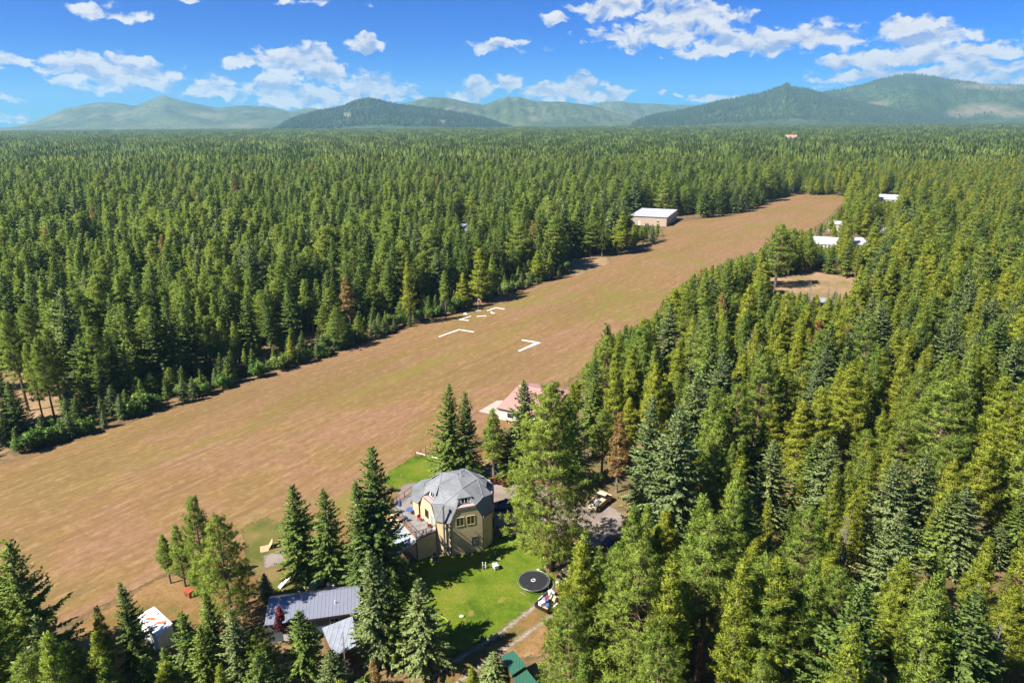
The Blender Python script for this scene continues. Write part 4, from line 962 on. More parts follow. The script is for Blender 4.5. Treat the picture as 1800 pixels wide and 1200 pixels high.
for i in range(5):
    a, b = dv[2*i], dv[(2*i+1) % 10]; c = dv[(2*i+2) % 10]
    A, B, Cc = Vector(hl(a, 0)), Vector(hl(b, 0)), Vector(hl(c, 0))
    Ae, Be, Ce = A+Vector((0, 0, ZE)), B+Vector((0, 0, ZE)), Cc+Vector((0, 0, ZE))
    Tl = A.lerp(B, .21)+Vector((0, 0, ZT)); Tr = A.lerp(B, .79)+Vector((0, 0, ZT))
    wall.add([A, B, Be, Tr, Tl, Ae], [(0, 1, 2, 3, 4, 5)]); wall.add([B, Cc, Ce, Be], [(0, 1, 2, 3)])
    inw = -((A+B)/2).normalized(); ax = (B-A).normalized(); W = Wk[i]; N1 = Nk[i]; N0 = Nk[i-1]
    mid = (Tl+Tr)/2+inw*.85; DL, DR = mid-ax*1.05, mid+ax*1.05; DLt, DRt = DL+Vector((0, 0, .95))+ax*.12+inw*.25, DR+Vector((0, 0, .95))-ax*.12+inw*.25
    out = -inw*.14; lo_ = Vector((0, 0, -.10))
    Beo, Ceo = Be+out+lo_, Ce-(-((Cc+dv[(2*i+3) % 10].to_3d()-CEN.to_3d())/2).normalized())*.14+lo_
    ov = ((Be+Ce)/2).copy(); ov.z = 0; ov = ov.normalized()*.18; Bo, Co = Be+ov+lo_, Ce+ov+lo_
    Tlo, Tro = Tl-inw*.0, Tr-inw*.0
    Tln = A.lerp(B, .21)+Vector((0, 0, ZT))
    c2 = dv[(2*i+3) % 10]; Nx = Vector(hl(c, 0)).lerp(Vector(hl(c2, 0)), .21)+Vector((0, 0, ZT))
    roof.add([Bo, Co, N1], [(0, 1, 2)]); roof.add([Bo, N1, Tr], [(0, 1, 2)]); roof.add([Co, Nx, N1], [(0, 1, 2)])
    roof.add([Tr, N1, W], [(0, 1, 2)]); roof.add([Nx, Wk[(i+1) % 5], N1], [(0, 1, 2)]); roof.add([N1, Wk[(i+1) % 5], W], [(0, 1, 2)]); roof.add([W, Wk[(i+1) % 5], apex], [(0, 1, 2)])
    roof.add([Tl, DL, DLt, W, DR, DRt, Tr], [(0, 1, 2), (0, 2, 3), (4, 6, 5), (6, 3, 5)])
    roof.add([Bo, Tr, Be], [(0, 1, 2)]); roof.add([Co, Ce, Nx], [(0, 1, 2)])
    shelf.add([Tl-inw*.12, Tr-inw*.12, DR, DL, Tl-inw*.12-Vector((0, 0, .14)), Tr-inw*.12-Vector((0, 0, .14))], [(0, 1, 2, 3), (4, 5, 1, 0)])
    dormers.append((DL, DR, DLt, DRt, W, inw, ax))
    for p, q in ((N1, W), (N1, Wk[(i+1) % 5]), (W, Wk[(i+1) % 5]), (W, apex), (N1, Bo), (N1, Co), (N1, Tr), (N1, Nx)): edge_cap(p, q)
    for p, q in ((A+Vector((0, 0, .0)), Ae), (B, Be)): trim.tube([p-inw*.02, q-inw*.02], .06, 4)
    for p, q in ((Ae, Tl), (Tl, Tr), (Tr, Be)): trim.tube([p-inw*.06, q-inw*.06], .07, 4)
    trim.tube([Bo, Co], .06, 4)
wall.build('wall', M['siding'], house); rf = roof.build('roof', M['shingle'], house); ridge.build('ridge_cap', M['ridge'], rf); trim.build('trim', M['darktrim'], house); shelf.build('ledge', M['pinkshelf'], house)
for DL, DR, DLt, DRt, W, inw, ax in dormers:
    d = MB().add([DL, DR, DRt, DLt], [(0, 1, 2, 3)]).build('dormer', M['whitewall'], house)
    MB().slab([DLt-inw*.22-ax*.2, DRt-inw*.22+ax*.2, W], .07).build('dormer_roof', M['shingle'], d)
    c0 = (DL+DR)/2; up = ((DLt+DRt)/2-c0)
    MB().slab([c0-ax*.5+up*.22-inw*.03, c0+ax*.5+up*.22-inw*.03, c0+ax*.5+up*.82-inw*.03, c0-ax*.5+up*.82-inw*.03], .03).build('window', M['glass'], d)
    f = MB()
    for s in (-.5, 0, .5): f.tube([c0+ax*s+up*.22-inw*.08, c0+ax*s+up*.82-inw*.08], .035, 4)
    f.build('window_frame', M['white'], d)
    MB().tube([DL-inw*.05, DLt-inw*.05, DRt-inw*.05, DR-inw*.05, DL-inw*.05], .07, 4).build('dormer_trim', M['darktrim'], d)
def wall_window(parent, org, p0, p1, u, z, wd, ht, fmat, gmat=None, mull=1, out=None, name='window'):
    p0, p1 = Vector((p0[0], p0[1], 0)), Vector((p1[0], p1[1], 0)); ax = (p1-p0).normalized(); n = Vector((ax.y, -ax.x, 0)); o = Vector((org[0], org[1], 0))
    c = p0 + ax*u - o; a, b = c-ax*wd/2, c+ax*wd/2
    def q(x0, x1, z0, z1, d0, d1):
        pts = [c+ax*x0+n*d0, c+ax*x1+n*d0, c+ax*x1+n*d1, c+ax*x0+n*d1]
        return [p+Vector((0, 0, z0)) for p in pts], [p+Vector((0, 0, z1)) for p in pts]
    f = MB(); t = .09
    f.hexa(*q(-wd/2-t, wd/2+t, z-t, z, -.03, .07)); f.hexa(*q(-wd/2-t, wd/2+t, z+ht, z+ht+t, -.03, .07))
    f.hexa(*q(-wd/2-t, -wd/2, z, z+ht, -.03, .06)); f.hexa(*q(wd/2, wd/2+t, z, z+ht, -.03, .06))
    for m_ in range(mull): x = -wd/2+wd*(m_+1)/(mull+1); f.hexa(*q(x-.03, x+.03, z+.001, z+ht-.001, -.02, .05))
    fo = f.build(name, fmat, parent); MB().hexa(*q(-wd/2+.001, wd/2-.001, z+.001, z+ht-.001, -.02, .02)).build('pane', gmat or M['glass'], fo); return fo
M['greenglass'] = flat('green_glass', (.03, .045, .015), .12); M['paleglass'] = flat('curtained_glass', (.30, .33, .34), .2)
for u in (.30, .63): wall_window(house, CEN, dv[0], dv[1], WA*u, 4.75, 1.05, 1.3, M['siding'], M['greenglass'])
wall_window(house, CEN, dv[0], dv[1], WA*.75, 1.25, .8, 1.15, M['darktrim'], M['paleglass'])
wall_window(house, CEN, dv[8], dv[9], WA*.45, 4.75, .85, 1.1, M['darktrim']); wall_window(house, CEN, dv[2], dv[3], WA*.5, 1.3, 1.0, 1.1, M['darktrim'])
q0 = dv[8].lerp(dv[9], .18); wall_window(house, CEN, dv[8], dv[9], WA*.78, 3.85, .9, 2.0, M['white'], M['paleglass'], 0, name='door')
# stove pipe on the facet facing the lawn
pm = (dv[9]+dv[0])/2; pn = (pm-CEN).normalized(); pp = dv[9].lerp(dv[0], .62)+pn*.34
pz = 8.1
MB().tube([hl(pp-pn*.34, 1.35), hl(pp, 1.25), hl(pp, 1.6), hl(pp, pz)], .14, 10).lathe([(.2, pz), (.24, pz+.1), (.2, pz+.28), (.02, pz+.36)], 10, hl(pp, 0)).build('stove_pipe', M['steel'], house, smooth=False)
MB().tube([(0.5, -.3, 9.8), (0.5, -.3, 10.7)], .06, 6).build('vent_pipe', M['white'], rf)
# lower room with deck on its roof
ZD = 3.8
def gz(px, py, z): return G(px, py, z).to_2d()
E0 = G(734, 986).to_2d(); E3 = gz(684, 893, ZD); E4 = gz(724, 865, ZD)
DK = [E0, dv[9], dv[8], dv[7], E4, E3]
MB().prism([hl(p, 0)[:2] for p in DK], -.1, ZD-.12).build('lower_room', M['siding'], house)
cdk = sum(DK, Vector((0, 0)))/6
DKo = [p+(p-cdk).normalized()*.18 for p in (E0,)]+[dv[9], dv[8], dv[7]]+[p+(p-cdk).normalized()*.18 for p in (E4, E3)]
deck = MB().prism([hl(p, 0)[:2] for p in DKo], ZD-.12, ZD).build('deck', M['deckfloor'], house)
def railing(p, q, parent):
    n_ = max(2, int((q-p).length/1.5)); rl = MB(); P_ = Vector(hl(p, ZD)); Q_ = Vector(hl(q, ZD))
    for i in range(n_+1):
        c = P_.lerp(Q_, i/n_); rl.box(c.x-.05, c.x+.05, c.y-.05, c.y+.05, ZD, ZD+1.02)
    for z in (1.0, .12): rl.tube([P_+Vector((0, 0, z)), Q_+Vector((0, 0, z))], .055, 4)
    o = rl.build('railing', M['rail'], parent)
    w_ = MB()
    for i in range(n_*7): c = P_.lerp(Q_, (i+.5)/(n_*7)); w_.tube([c+Vector((0, 0, .1)), c+Vector((0, 0, 1))], .015, 3)
    w_.build('baluster', M['rail'], o)
railing(E0, dv[9], deck); railing(E0, E3, deck); railing(E3, E4, deck)
trm = MB()
for p in (E0, E3): trm.tube([hl(p, 0), hl(p, ZD)], .08, 4)
trm.tube([hl(E0+Vector((0, -.02)), ZD-.2), hl(dv[9], ZD-.2)], .07, 4).build('corner_trim', M['darktrim'], house)
def annex(pts, z, name, roofm):
    P_ = [gz(x, y, z) for x, y in pts]; MB().prism([hl(p, 0)[:2] for p in P_], -.1, z-.12).build(name, M['siding'], house)
    c = sum(P_, Vector((0, 0)))/len(P_); MB().prism([hl(p+(p-c).normalized()*.25, 0)[:2] for p in P_], z-.12, z+.03).build('flat_roof', roofm, house)
annex([(725, 877), (735, 882), (756, 860), (764, 840), (741, 845), (726, 857)], 6.3, 'side_room', M['shingle'])
annex([(842, 842), (861, 844), (866, 884), (862, 886), (848, 876)], 5.0, 'porch', M['ridge'])
aw_ = empty('awning', (E0.x, E0.y, 0), 'weathered white metal awning roof below the corner of the house deck', 'awning')
Ao = Vector((E0.x, E0.y, 0)); dd = (E3-E0).normalized().to_3d(); nn = Vector((-dd.y, dd.x, 0)); nn = nn if nn.x < 0 else -nn
qa = [Vector((0, 0, 3.35))+nn*.05-dd*.2, Vector((0, 0, 3.35))+nn*.05+dd*5.2, Vector((0, 0, 2.55))+nn*3.4+dd*5.2, Vector((0, 0, 2.55))+nn*3.4-dd*.2]
MB().slab(qa[::-1], .07).build('roof', M['oldroof'], aw_)
for s in (0, 2.5, 5): MB().box(-.06, .06, -.06, .06, 0, 2.53).build('post', M['rail'], aw_, loc=nn*3.2+dd*s)
# things standing on the deck
def dk(px, py): p = gz(px, py, ZD); return (p.x, p.y, ZD)
def chair(px, py, mat, label, cat='chair', rz=.5):
    t = empty('patio_chair', dk(px, py), label, cat, rz); MB().box(-.27, .27, -.27, .27, .38, .46).build('seat', mat, t); MB().box(-.27, .27, .22, .29, .46, .98).build('backrest', mat, t)
    for a in (-1, 1):
        for b in (-1, 1): MB().tube([(a*.25, b*.23, 0), (a*.23, b*.21, .38)], .02, 5).build('leg', M['black'], t)
chair(738, 915, M['redc'], 'red patio chair on the deck beside the dome wall'); chair(755, 927, M['redc'], 'red cushioned chair behind the front deck railing', rz=2)
chair(714, 915, M['bluec'], 'blue patio chair in the tree shade on the deck', rz=3)
t = empty('parasol', dk(704, 900), 'folded dark blue parasol standing on the deck', 'parasol'); MB().tube([(0, 0, 0), (0, 0, 2.4)], .03, 6).build('pole', M['steel'], t); MB().lathe([(.22, .0), (.3, .08), (.05, .1)], 12).build('base', M['black'], t)
MB().lathe([(.22, 1.1), (.3, 1.3), (.2, 1.9), (.03, 2.45)], 9).build('canopy', M['bluec'], t)
t = empty('patio_table', dk(722, 902), 'dark round patio table with blue cover on the deck', 'table'); MB().lathe([(.62, .7), (.64, .73), (.62, .76)], 16).build('tabletop', M['bluec'], t)
for a in range(4): MB().tube([(.4*math.cos(a*1.57), .4*math.sin(a*1.57), 0), (.3*math.cos(a*1.57), .3*math.sin(a*1.57), .7)], .025, 5).build('leg', M['black'], t)
t = empty('potted_plant', dk(727, 889), 'leafy potted plant on the deck beside the side room', 'potted plant'); MB().lathe([(.2, 0), (.3, .45), (.26, .46)], 12).build('pot', M['rustp'], t)
L, _ = gen_bush(1.1, .5, 77, 120, .14); a_, b_, c_ = L.arrays(); a_[:, 2] += .35; o = bpy.data.objects.new('foliage', quad_mesh('foliage', a_, b_, c_, M['leaf'])); COL.objects.link(o); o.parent = t
# heat pump
g = G(765, 984); t = empty('air_conditioner', g, 'grey air conditioner unit on the ground by the tan wall of the house', 'air conditioner', .25)
MB().box(-.42, .42, -.42, .42, .08, .95).build('case', M['steel'], t, bevel=.03); MB().lathe([(.34, .951), (.36, .99), (.30, .992)], 18).build('fan_guard', M['black'], t); MB().box(-.5, .5, -.5, .5, 0, .08).build('base', M['concrete'], t)
gm = MB()
for i in range(8): gm.box(-.40+i*.105, -.36+i*.105, -.432, -.421, .2, .85)
gm.build('grille', M['black'], t)

def gable(name, label, cat, fl, fr, depth, hw, rise, wallm, roofm, over=.35, back_frac=.5, doors=(), wins=(), group=None, trimm=None):
    a, b = G(fl[0], fl[1], hw), G(fr[0], fr[1], hw); L_ = (b-a).length; rz = math.atan2((b-a).y, (b-a).x); c = (a+b)/2
    t = empty(name, (c.x, c.y, 0), label, cat, rz, group); h2 = L_/2; D = depth; rd = D*back_frac; o = over
    hr = hw+rise
    MB().add([(-h2, 0, -.1), (h2, 0, -.1), (h2, D, -.1), (-h2, D, -.1), (-h2, 0, hw), (h2, 0, hw), (h2, D, hw), (-h2, D, hw), (-h2, rd, hr-.02), (h2, rd, hr-.02)],
             [(0, 1, 5, 4), (1, 2, 6, 9, 5), (2, 3, 7, 6), (3, 0, 4, 8, 7), (4, 5, 9, 8), (8, 9, 6, 7)]).build('wall', wallm, t)
    sl = rise/rd if rd else 0; sb = rise/(D-rd) if D > rd else 0
    r = MB().slab([(-h2-o, -o, hw-sl*o+.02), (h2+o, -o, hw-sl*o+.02), (h2+o, rd, hr+.02), (-h2-o, rd, hr+.02)], .09)
    if D > rd+.1: r.slab([(-h2-o, rd, hr+.02), (h2+o, rd, hr+.02), (h2+o, D+o, hw-sb*o+.02), (-h2-o, D+o, hw-sb*o+.02)], .09)
    ro = r.build('roof', roofm, t)
    if D > rd+.1: MB().tube([(-h2-o, rd, hr+.12), (h2+o, rd, hr+.12)], .09, 5).build('ridge', roofm, ro)
    if trimm: MB().box(-h2-o, h2+o, -o-.03, -o-.002, hw-sl*o-.14, hw-sl*o+.10).build('fascia', trimm, t)
    for (x, w_, h_) in doors:
        d = MB().box(x-w_/2, x+w_/2, -.06, -.004, 0, h_).build('door', M['white'] if wallm is not M['whitewall'] else M['steel'], t); MB().box(x+w_*.36, x+w_*.40, -.09, -.061, h_*.45, h_*.52).build('handle', M['black'], d)
    for (x, z, w_, h_) in wins:
        f = MB(); k = .08
        f.box(x-w_/2-k, x+w_/2+k, -.07, -.004, z-k, z).box(x-w_/2-k, x+w_/2+k, -.07, -.004, z+h_, z+h_+k).box(x-w_/2-k, x-w_/2, -.065, -.004, z, z+h_).box(x+w_/2, x+w_/2+k, -.065, -.004, z, z+h_).box(x-.025, x+.025, -.06, -.004, z, z+h_).box(x-w_/2, x+w_/2, -.055, -.004, z+h_/2-.02, z+h_/2+.02)
        fo = f.build('window', M['white'] if wallm is not M['whitewall'] else M['darktrim'], t); MB().box(x-w_/2+.001, x+w_/2-.001, -.03, -.003, z+.001, z+h_-.001).build('pane', M['glass'], fo)
    return t
mh = gable('mobile_home', 'long blue grey mobile home with a ribbed grey steel roof, lower left', 'mobile home', (470, 1096), (628, 1074), 4.9, 2.75, .45, M['bluewall'], M['steelroof'], .3, .80, doors=[(-3.2, .9, 2.0)], wins=[(2.5, 1.15, 1.0, 1.1), (-.8, 1.15, 1.0, 1.1)], trimm=M['darktrim'])
MB().tube([(2.6, 1.7, 2.9), (2.6, 1.7, 3.5)], .07, 6).build('vent_pipe', M['white'], mh)
def corner_box(name, label, cat, px, z, wallm, roofm, th=.08, over=.15, zl=None, bev=0):
    """walls under a roof given by its four corners (front left, front right, back right, back left)"""
    zs = zl or [z]*4; P_ = [G(x, y, zz) for (x, y), zz in zip(px, zs)]; c = sum(P_, Vector((0, 0, 0)))/4; t = empty(name, (c.x, c.y, 0), label, cat); o = Vector((c.x, c.y, 0))
    Q_ = [p-o for p in P_]; s = 1-over/2.2
    MB().hexa([Vector((p.x*s, p.y*s, -.05)) for p in Q_], [Vector((p.x*s, p.y*s, p.z-.01)) for p in Q_]).build('wall', wallm, t)
    MB().hexa(Q_, [p+Vector((0, 0, th)) for p in Q_]).build('roof', roofm, t, bevel=bev); return t, Q_
corner_box('shed', 'brown board shed with a weathered white metal roof beside the mobile home', 'shed', [(587, 1155), (626, 1135), (620, 1083), (566, 1104)], 2.7, M['brownwood'], M['oldroof'], zl=[2.4, 2.4, 3.0, 3.0])
t, Q_ = corner_box('camper', 'white camper with orange rust marks on its roof, lower left', 'camper', [(277, 1121), (304, 1096), (271.5, 1066), (240, 1083)], 2.7, M['white'], M['white'], .12, .08, bev=.05)
c0, ex, ey = Q_[0], (Q_[1]-Q_[0]), (Q_[3]-Q_[0])
def irregular(c, r, z, n, sd):
    r_ = random.Random(sd); pts = []
    for k in range(n): a = k*6.283/n; rr = r*r_.uniform(.45, 1.2); pts.append((c.x+rr*1.5*math.cos(a), c.y+rr*math.sin(a)*.8, z))
    return pts
for k, (u, v, r_) in enumerate([(.36, .62, .42), (.62, .26, .5), (.55, .45, .14), (.30, .2, .12), (.7, .7, .13)]):
    MB().slab(irregular(c0+ex*u+ey*v, r_, 2.83, 11, k), .006).build('rust_patch', M['rustp'], t)
for u, v in ((.25, .4), (.75, .6)): cc = c0+ex*u+ey*v; MB().box(cc.x-.22, cc.x+.22, cc.y-.22, cc.y+.22, 2.82, 2.93).build('roof_vent', M['white'], t)
for v in (.42, .58): cc = c0*1.0+ey*v; MB().lathe([(.33, -.12), (.33, .12)], 14, (cc.x, cc.y, .33), 'X').build('wheel', M['tyre'], t)
t, Q_ = corner_box('shed', 'small shed with a ribbed green metal roof at the bottom of the picture', 'shed', [(900, 1187), (925, 1170), (902.7, 1143), (878.7, 1155)], 2.9, M['brownwood'], M['greenroof'])
dn = (Q_[1]-Q_[2]); P2 = [Q_[0]+Vector((0, 0, -.45)), Q_[1]+Vector((0, 0, -.45))]
low = [P2[0]+dn*1.5, P2[1]+dn*1.5, P2[1], P2[0]]; MB().hexa([Vector((p.x, p.y, 0)) for p in low], low).build('lean_to', M['brownwood'], t); MB().hexa(low, [p+Vector((0, 0, .08)) for p in low]).build('lower_roof', M['greenroof'], t)
# pink roofed hangar by the strip
hg = gable('hangar', 'white walled hangar with a faded pink roof at the near edge of the strip', 'hangar', (876.4, 716.4), (958, 733.5), 15.5, 2.6, 1.5, M['whitewall'], M['pinkroof'], .3, .62, doors=[(4.3, .9, 2.0)], wins=[(-2.6, 1.0, 1.2, .8), (1.2, 1.0, .9, .8)], trimm=M['darktrim'])
o = mesh_obj('concrete_apron', [tuple(G(x, y))[:2]+(.06,) for x, y in ((841, 723), (868, 730), (884, 732), (884, 704), (874, 704))], [(0, 1, 2, 3, 4)], M['concrete']); tag(o, kind='structure')
gable('hangar', 'big white roofed hangar with tan walls at the far left edge of the strip', 'hangar', (1107, 379.5), (1172, 382.5), 34, 5.2, .7, M['tanwall'], M['whiteroof'], .3, .95, doors=[(-5, 1.2, 2.4)], wins=[(6, 2, 1.5, 1)], trimm=M['darktrim'])
gable('house', 'low white roof half hidden among trees left of the big far hangar', 'house', (1058, 378), (1100, 381), 12, 3.2, 1.6, M['whitewall'], M['whiteroof'], wins=[(0, 1, 2, 1)])
gable('house', 'bluish white roof showing in a gap of the left forest', 'house', (806, 405), (838, 405), 10, 3.5, 2.6, M['whitewall'], M['oldroof'], wins=[(0, 1, 2, 1)])
gable('barn', 'long white roofed barn right of the strip, nearest of the white ones', 'barn', (1428, 428), (1476, 431), 14, 5, 2.2, M['whitewall'], M['whiteroof'], doors=[(2, 3, 3.5)], wins=[(-5, 2, 1.5, 1)])
gable('barn', 'white roofed barn directly right of the nearest long one', 'barn', (1494, 430), (1526, 430), 14, 4.2, 2.0, M['whitewall'], M['whiteroof'], doors=[(0, 3, 3)])
gable('cabin', 'small cabin with a green roof in front of the white barns', 'cabin', (1436, 457), (1480, 459), 8, 3, 1.6, M['brownwood'], M['greenroof'], doors=[(1, 1, 2)], wins=[(-3, 1, 1, 1)])
gable('barn', 'white barn beyond the far end of the strip', 'barn', (1543, 350), (1586, 352), 20, 5.5, 2.4, M['whitewall'], M['whiteroof'], doors=[(2, 4, 4)])
gable('house', 'narrow white roof between trees behind the long barn', 'house', (1458, 394), (1514, 396), 12, 3.6, 1.8, M['whitewall'], M['whiteroof'], wins=[(2, 1, 1.5, 1)])
gable('house', 'small white roofed house right of the narrow white roof', 'house', (1530, 407), (1560, 410), 10, 3.6, 1.8, M['whitewall'], M['whiteroof'], wins=[(2, 1, 1.5, 1)])
gable('shed', 'white shed roof far right between the tall trees', 'shed', (1676, 402), (1700, 402), 8, 3.8, 2.4, M['whitewall'], M['whiteroof'], doors=[(0, 2, 2.4)])
gable('shed', 'small blue grey roof at the clearing in the right hand forest', 'shed', (1441, 531), (1456, 530), 3.5, 2.3, .8, M['bluewall'], M['oldroof'], doors=[(0, .9, 1.9)])
gable('cabin', 'brown roofed cabin sunk among the trees right of the strip', 'cabin', (1277, 612), (1316, 618), 5.5, 2.7, 1.4, M['brownwood'], M['brownroof'], wins=[(0, 1, .9, .9)])
gable('barn', 'distant pink roofed barn far out in the forest', 'barn', (1381, 243.5), (1401, 243.5), 34, 18, 7, M['whitewall'], M['pinkroof'], doors=[(0, 8, 9)])
# ------------------------------------------------------------------ trampoline
g = G(938, 1033.5); t = empty('trampoline', G(937.5, 1029), 'round black trampoline with a white rim on the lawn', 'trampoline')
TZ, TRd = .9, 2.22
MB().lathe([(.0, TZ), (TRd-.28, TZ), (TRd-.28, TZ-.01), (0, TZ-.01)], 56).build('mat', M['mat'], t)
rm = MB(); pts = [(TRd*math.cos(k*math.pi/28), TRd*math.sin(k*math.pi/28), TZ) for k in range(57)]; rm.tube(pts, .045, 6, False).build('rim', M['steel'], t, True)
sp = MB()
for k in range(72): a = k*math.pi/36; sp.tube([((TRd-.3)*math.cos(a), (TRd-.3)*math.sin(a), TZ), (TRd*math.cos(a), TRd*math.sin(a), TZ)], .012, 3)
sp.build('springs', M['steel'], t); MB().tube([(.26*math.cos(k*math.pi/10), .26*math.sin(k*math.pi/10), TZ+.012) for k in range(21)], .055, 4, False).build('centre_ring', M['white'], t)
for k in range(4):
    a = k*math.pi/2+.5; a2 = a+.62; MB().tube([(TRd*math.cos(a), TRd*math.sin(a), TZ), (TRd*1.02*math.cos(a), TRd*1.02*math.sin(a), .04), (TRd*1.02*math.cos(a2), TRd*1.02*math.sin(a2), .04), (TRd*math.cos(a2), TRd*math.sin(a2), TZ)], .03, 6).build('leg', M['steel'], t)
# ------------------------------------------------------------------ trailer and its load
p = G(964, 1064); rzt = math.atan2((G(985, 1038)-G(945, 1075)).y, (G(985, 1038)-G(945, 1075)).x)
t = empty('utility_trailer', p, 'small open trailer heaped with household junk beside the trampoline', 'trailer', rzt)
MB().box(-1.7, 1.7, -.95, .95, .5, .58).build('bed', M['wood'], t); s_ = MB()
s_.box(-1.7, 1.7, -.99, -.95, .5, 1.0).box(-1.7, 1.7, .95, .99, .5, 1.0).box(-1.74, -1.7, -.95, .95, .5, 1.0).box(1.7, 1.74, -.95, .95, .5, .95).build('side_panel', M['black'], t)
for y in (-1, 1):
    w_ = MB().lathe([(.34, -.1), (.36, -.06), (.36, .06), (.34, .1)], 16, (-.1, y*1.12, .36), 'Y').build('wheel', M['tyre'], t); MB().lathe([(.18, -.11), (.18, .11)], 10, (-.1, y*1.12, .36), 'Y').build('rim', M['white'], w_)
    MB().box(-.6, .4, y*1.12-.13, y*1.12+.13, .76, .79).build('mudguard', M['white'], t)
MB().tube([(1.7, -.5, .5), (2.9, 0, .5), (1.7, .5, .5)], .05, 5).tube([(2.8, 0, .5), (2.8, 0, 0)], .03, 5).build('drawbar', M['black'], t)
def at_tr(x, y, z): c, s = math.cos(rzt), math.sin(rzt); return (p.x+x*c-y*s, p.y+x*s+y*c, z)
LOAD = [('box', 'white box on the left end of the junk trailer', 'box', 'white', (-.95, .35, .58), (.8, .6, .5)), ('bag', 'purple bag in the middle of the junk trailer', 'bag', 'purple', (-.3, .4, .58), (.8, .75, .75)),
        ('bag', 'dark blue sack on the junk trailer, below the white box', 'bag', 'bluec', (-.75, -.45, .58), (.7, .7, .55)), ('crate', 'cream crate at the right end of the junk trailer', 'crate', 'cream', (.75, -.1, .58), (.9, .8, .4)),
        ('mattress', 'striped white folded mattress hanging over the far end of the junk trailer', 'mattress', 'white', (1.3, .45, .58), (.6, .9, .6)), ('box', 'black box among the junk on the trailer', 'box', 'black', (-.1, -.35, .58), (.6, .6, .45)),
        ('box', 'pale carton at the near edge of the junk trailer', 'box', 'cream', (.35, -.6, .58), (.5, .4, .5)), ('bag', 'red bag on the junk trailer', 'bag', 'redc', (.45, .5, .58), (.45, .5, .6)), ('board', 'grey board lying across the junk trailer', 'board', 'steel', (.1, -.05, 1.34), (1.7, .2, .05)),
        ('chair', 'overturned white chair on top of the junk trailer', 'chair', 'white', (.95, .1, .985), (.4, .4, .4))]
rr = random.Random(4)
for nm, lb, ct, mt, (x, y, z), (a, b, c_) in LOAD:
    o_ = MB()
    if nm == 'bag':
        o_.lathe([(a*.3, 0), (a*.5, c_*.18), (a*.46, c_*.6), (a*.2, c_*.9), (a*.08, c_)], 10)
        o = o_.build(nm, M[mt], smooth=True)
    elif nm == 'chair':
        for sx in (-1, 1):
            for sy in (-1, 1): o_.tube([(sx*.2, sy*.2, 0), (sx*.18, sy*.18, .42)], .025, 4)
        o_.box(-.22, .22, -.22, .22, -.0, .05).box(-.22, .22, .2, .24, -.0, .4); o = o_.build(nm, M[mt])
    else: o = o_.box(-a/2, a/2, -b/2, b/2, 0, c_).build(nm, M[mt], bevel=.04 if nm != 'board' else .01)
    o.location = at_tr(x, y, z); o.rotation_euler = (0, 0, rzt+rr.uniform(-.5, .5)); tag(o, lb, ct)
# ------------------------------------------------------------------ vehicles
def car(px, py, rz, paintm, label, scale=1, name='parked_car'):
    t = empty(name, G(px, py), label, 'car', rz); t.scale = (scale,)*3
    prof = [(-2.2, .35), (-2.22, .75), (-2.05, .95), (-1.0, 1.02), (1.35, 1.0), (2.1, .88), (2.2, .6), (2.15, .35)]
    def loft(pr, y0, y1, inset=0):
        n_ = len(pr); vs_ = [(x, y0, z) for x, z in pr]+[(x, y1, z) for x, z in pr]; return vs_, [tuple(range(n_)), tuple(range(n_, 2*n_))[::-1]]+[((i+1) % n_, i, n_+i, n_+(i+1) % n_) for i in range(n_)]
    b = MB(); b.add(*loft(prof, -.88, .88)); body = b.build('body', paintm, t, bevel=.09)
    MB().hexa([(-1.75, -.80, .97), (1.15, -.80, .97), (1.15, .80, .97), (-1.75, .80, .97)], [(-1.2, -.62, 1.46), (.35, -.62, 1.46), (.35, .62, 1.46), (-1.2, .62, 1.46)]).build('windows', M['glass'], t)
    MB().hexa([(-1.25, -.64, 1.45), (.4, -.64, 1.45), (.4, .64, 1.45), (-1.25, .64, 1.45)], [(-1.15, -.58, 1.5), (.3, -.58, 1.5), (.3, .58, 1.5), (-1.15, .58, 1.5)]).build('roof', paintm, t)
    for x in (-1.4, 1.4):
        for y in (-.8, .8):
            w_ = MB().lathe([(.31, -.1), (.33, 0), (.31, .1)], 14, (x, y, .33), 'Y').build('wheel', M['tyre'], t); MB().lathe([(.2, -.12), (.2, .12)], 10, (x, y, .33), 'Y').build('rim', M['steel'], w_)
    for y in (-.6, .6): MB().box(2.14, 2.2, y-.2, y+.2, .62, .76).build('headlight', M['white'], t); MB().box(-2.24, -2.18, y-.2, y+.2, .68, .82).build('tail_light', M['redc'], t)
    return t
car(893, 896, .06, M['bluecar'], 'dark blue car parked in the shade right of the dome house'); car(936, 835, .9, M['darkcar'], 'dark car under the trees behind the tallest pine'); car(1083, 958, .5, M['black'], 'black car mostly hidden at the end of the gravel drive')
tk = empty('pickup_truck', G(1053, 888), 'old cream pickup with faded red side and a loaded bed by the gravel drive', 'truck', math.atan2((G(1066, 868)-G(1044, 886)).y, (G(1066, 868)-G(1044, 886)).x))
MB().box(-2.5, .5, -.98, .98, .62, .72).build('bed_floor', M['black'], tk); b_ = MB(); b_.box(-2.5, .5, .9, .98, .72, 1.25).box(-2.5, .5, -.98, -.9, .72, 1.25).box(-2.56, -2.5, -.98, .98, .62, 1.22).box(.42, .5, -.9, .9, .72, 1.25).build('bed_side', M['cream'], tk)
MB().box(-2.5, 2.45, -1.005, -.985, .5, 1.0).build('side_panel', M['truckred'], tk); MB().box(.5, 2.55, -.98, .98, .5, 1.15).build('body', M['cream'], tk, bevel=.08)
MB().hexa([(.5, -.9, 1.15), (1.75, -.9, 1.15), (1.75, .9, 1.15), (.5, .9, 1.15)], [(.6, -.76, 1.75), (1.45, -.76, 1.75), (1.45, .76, 1.75), (.6, .76, 1.75)]).build('windows', M['glass'], tk)
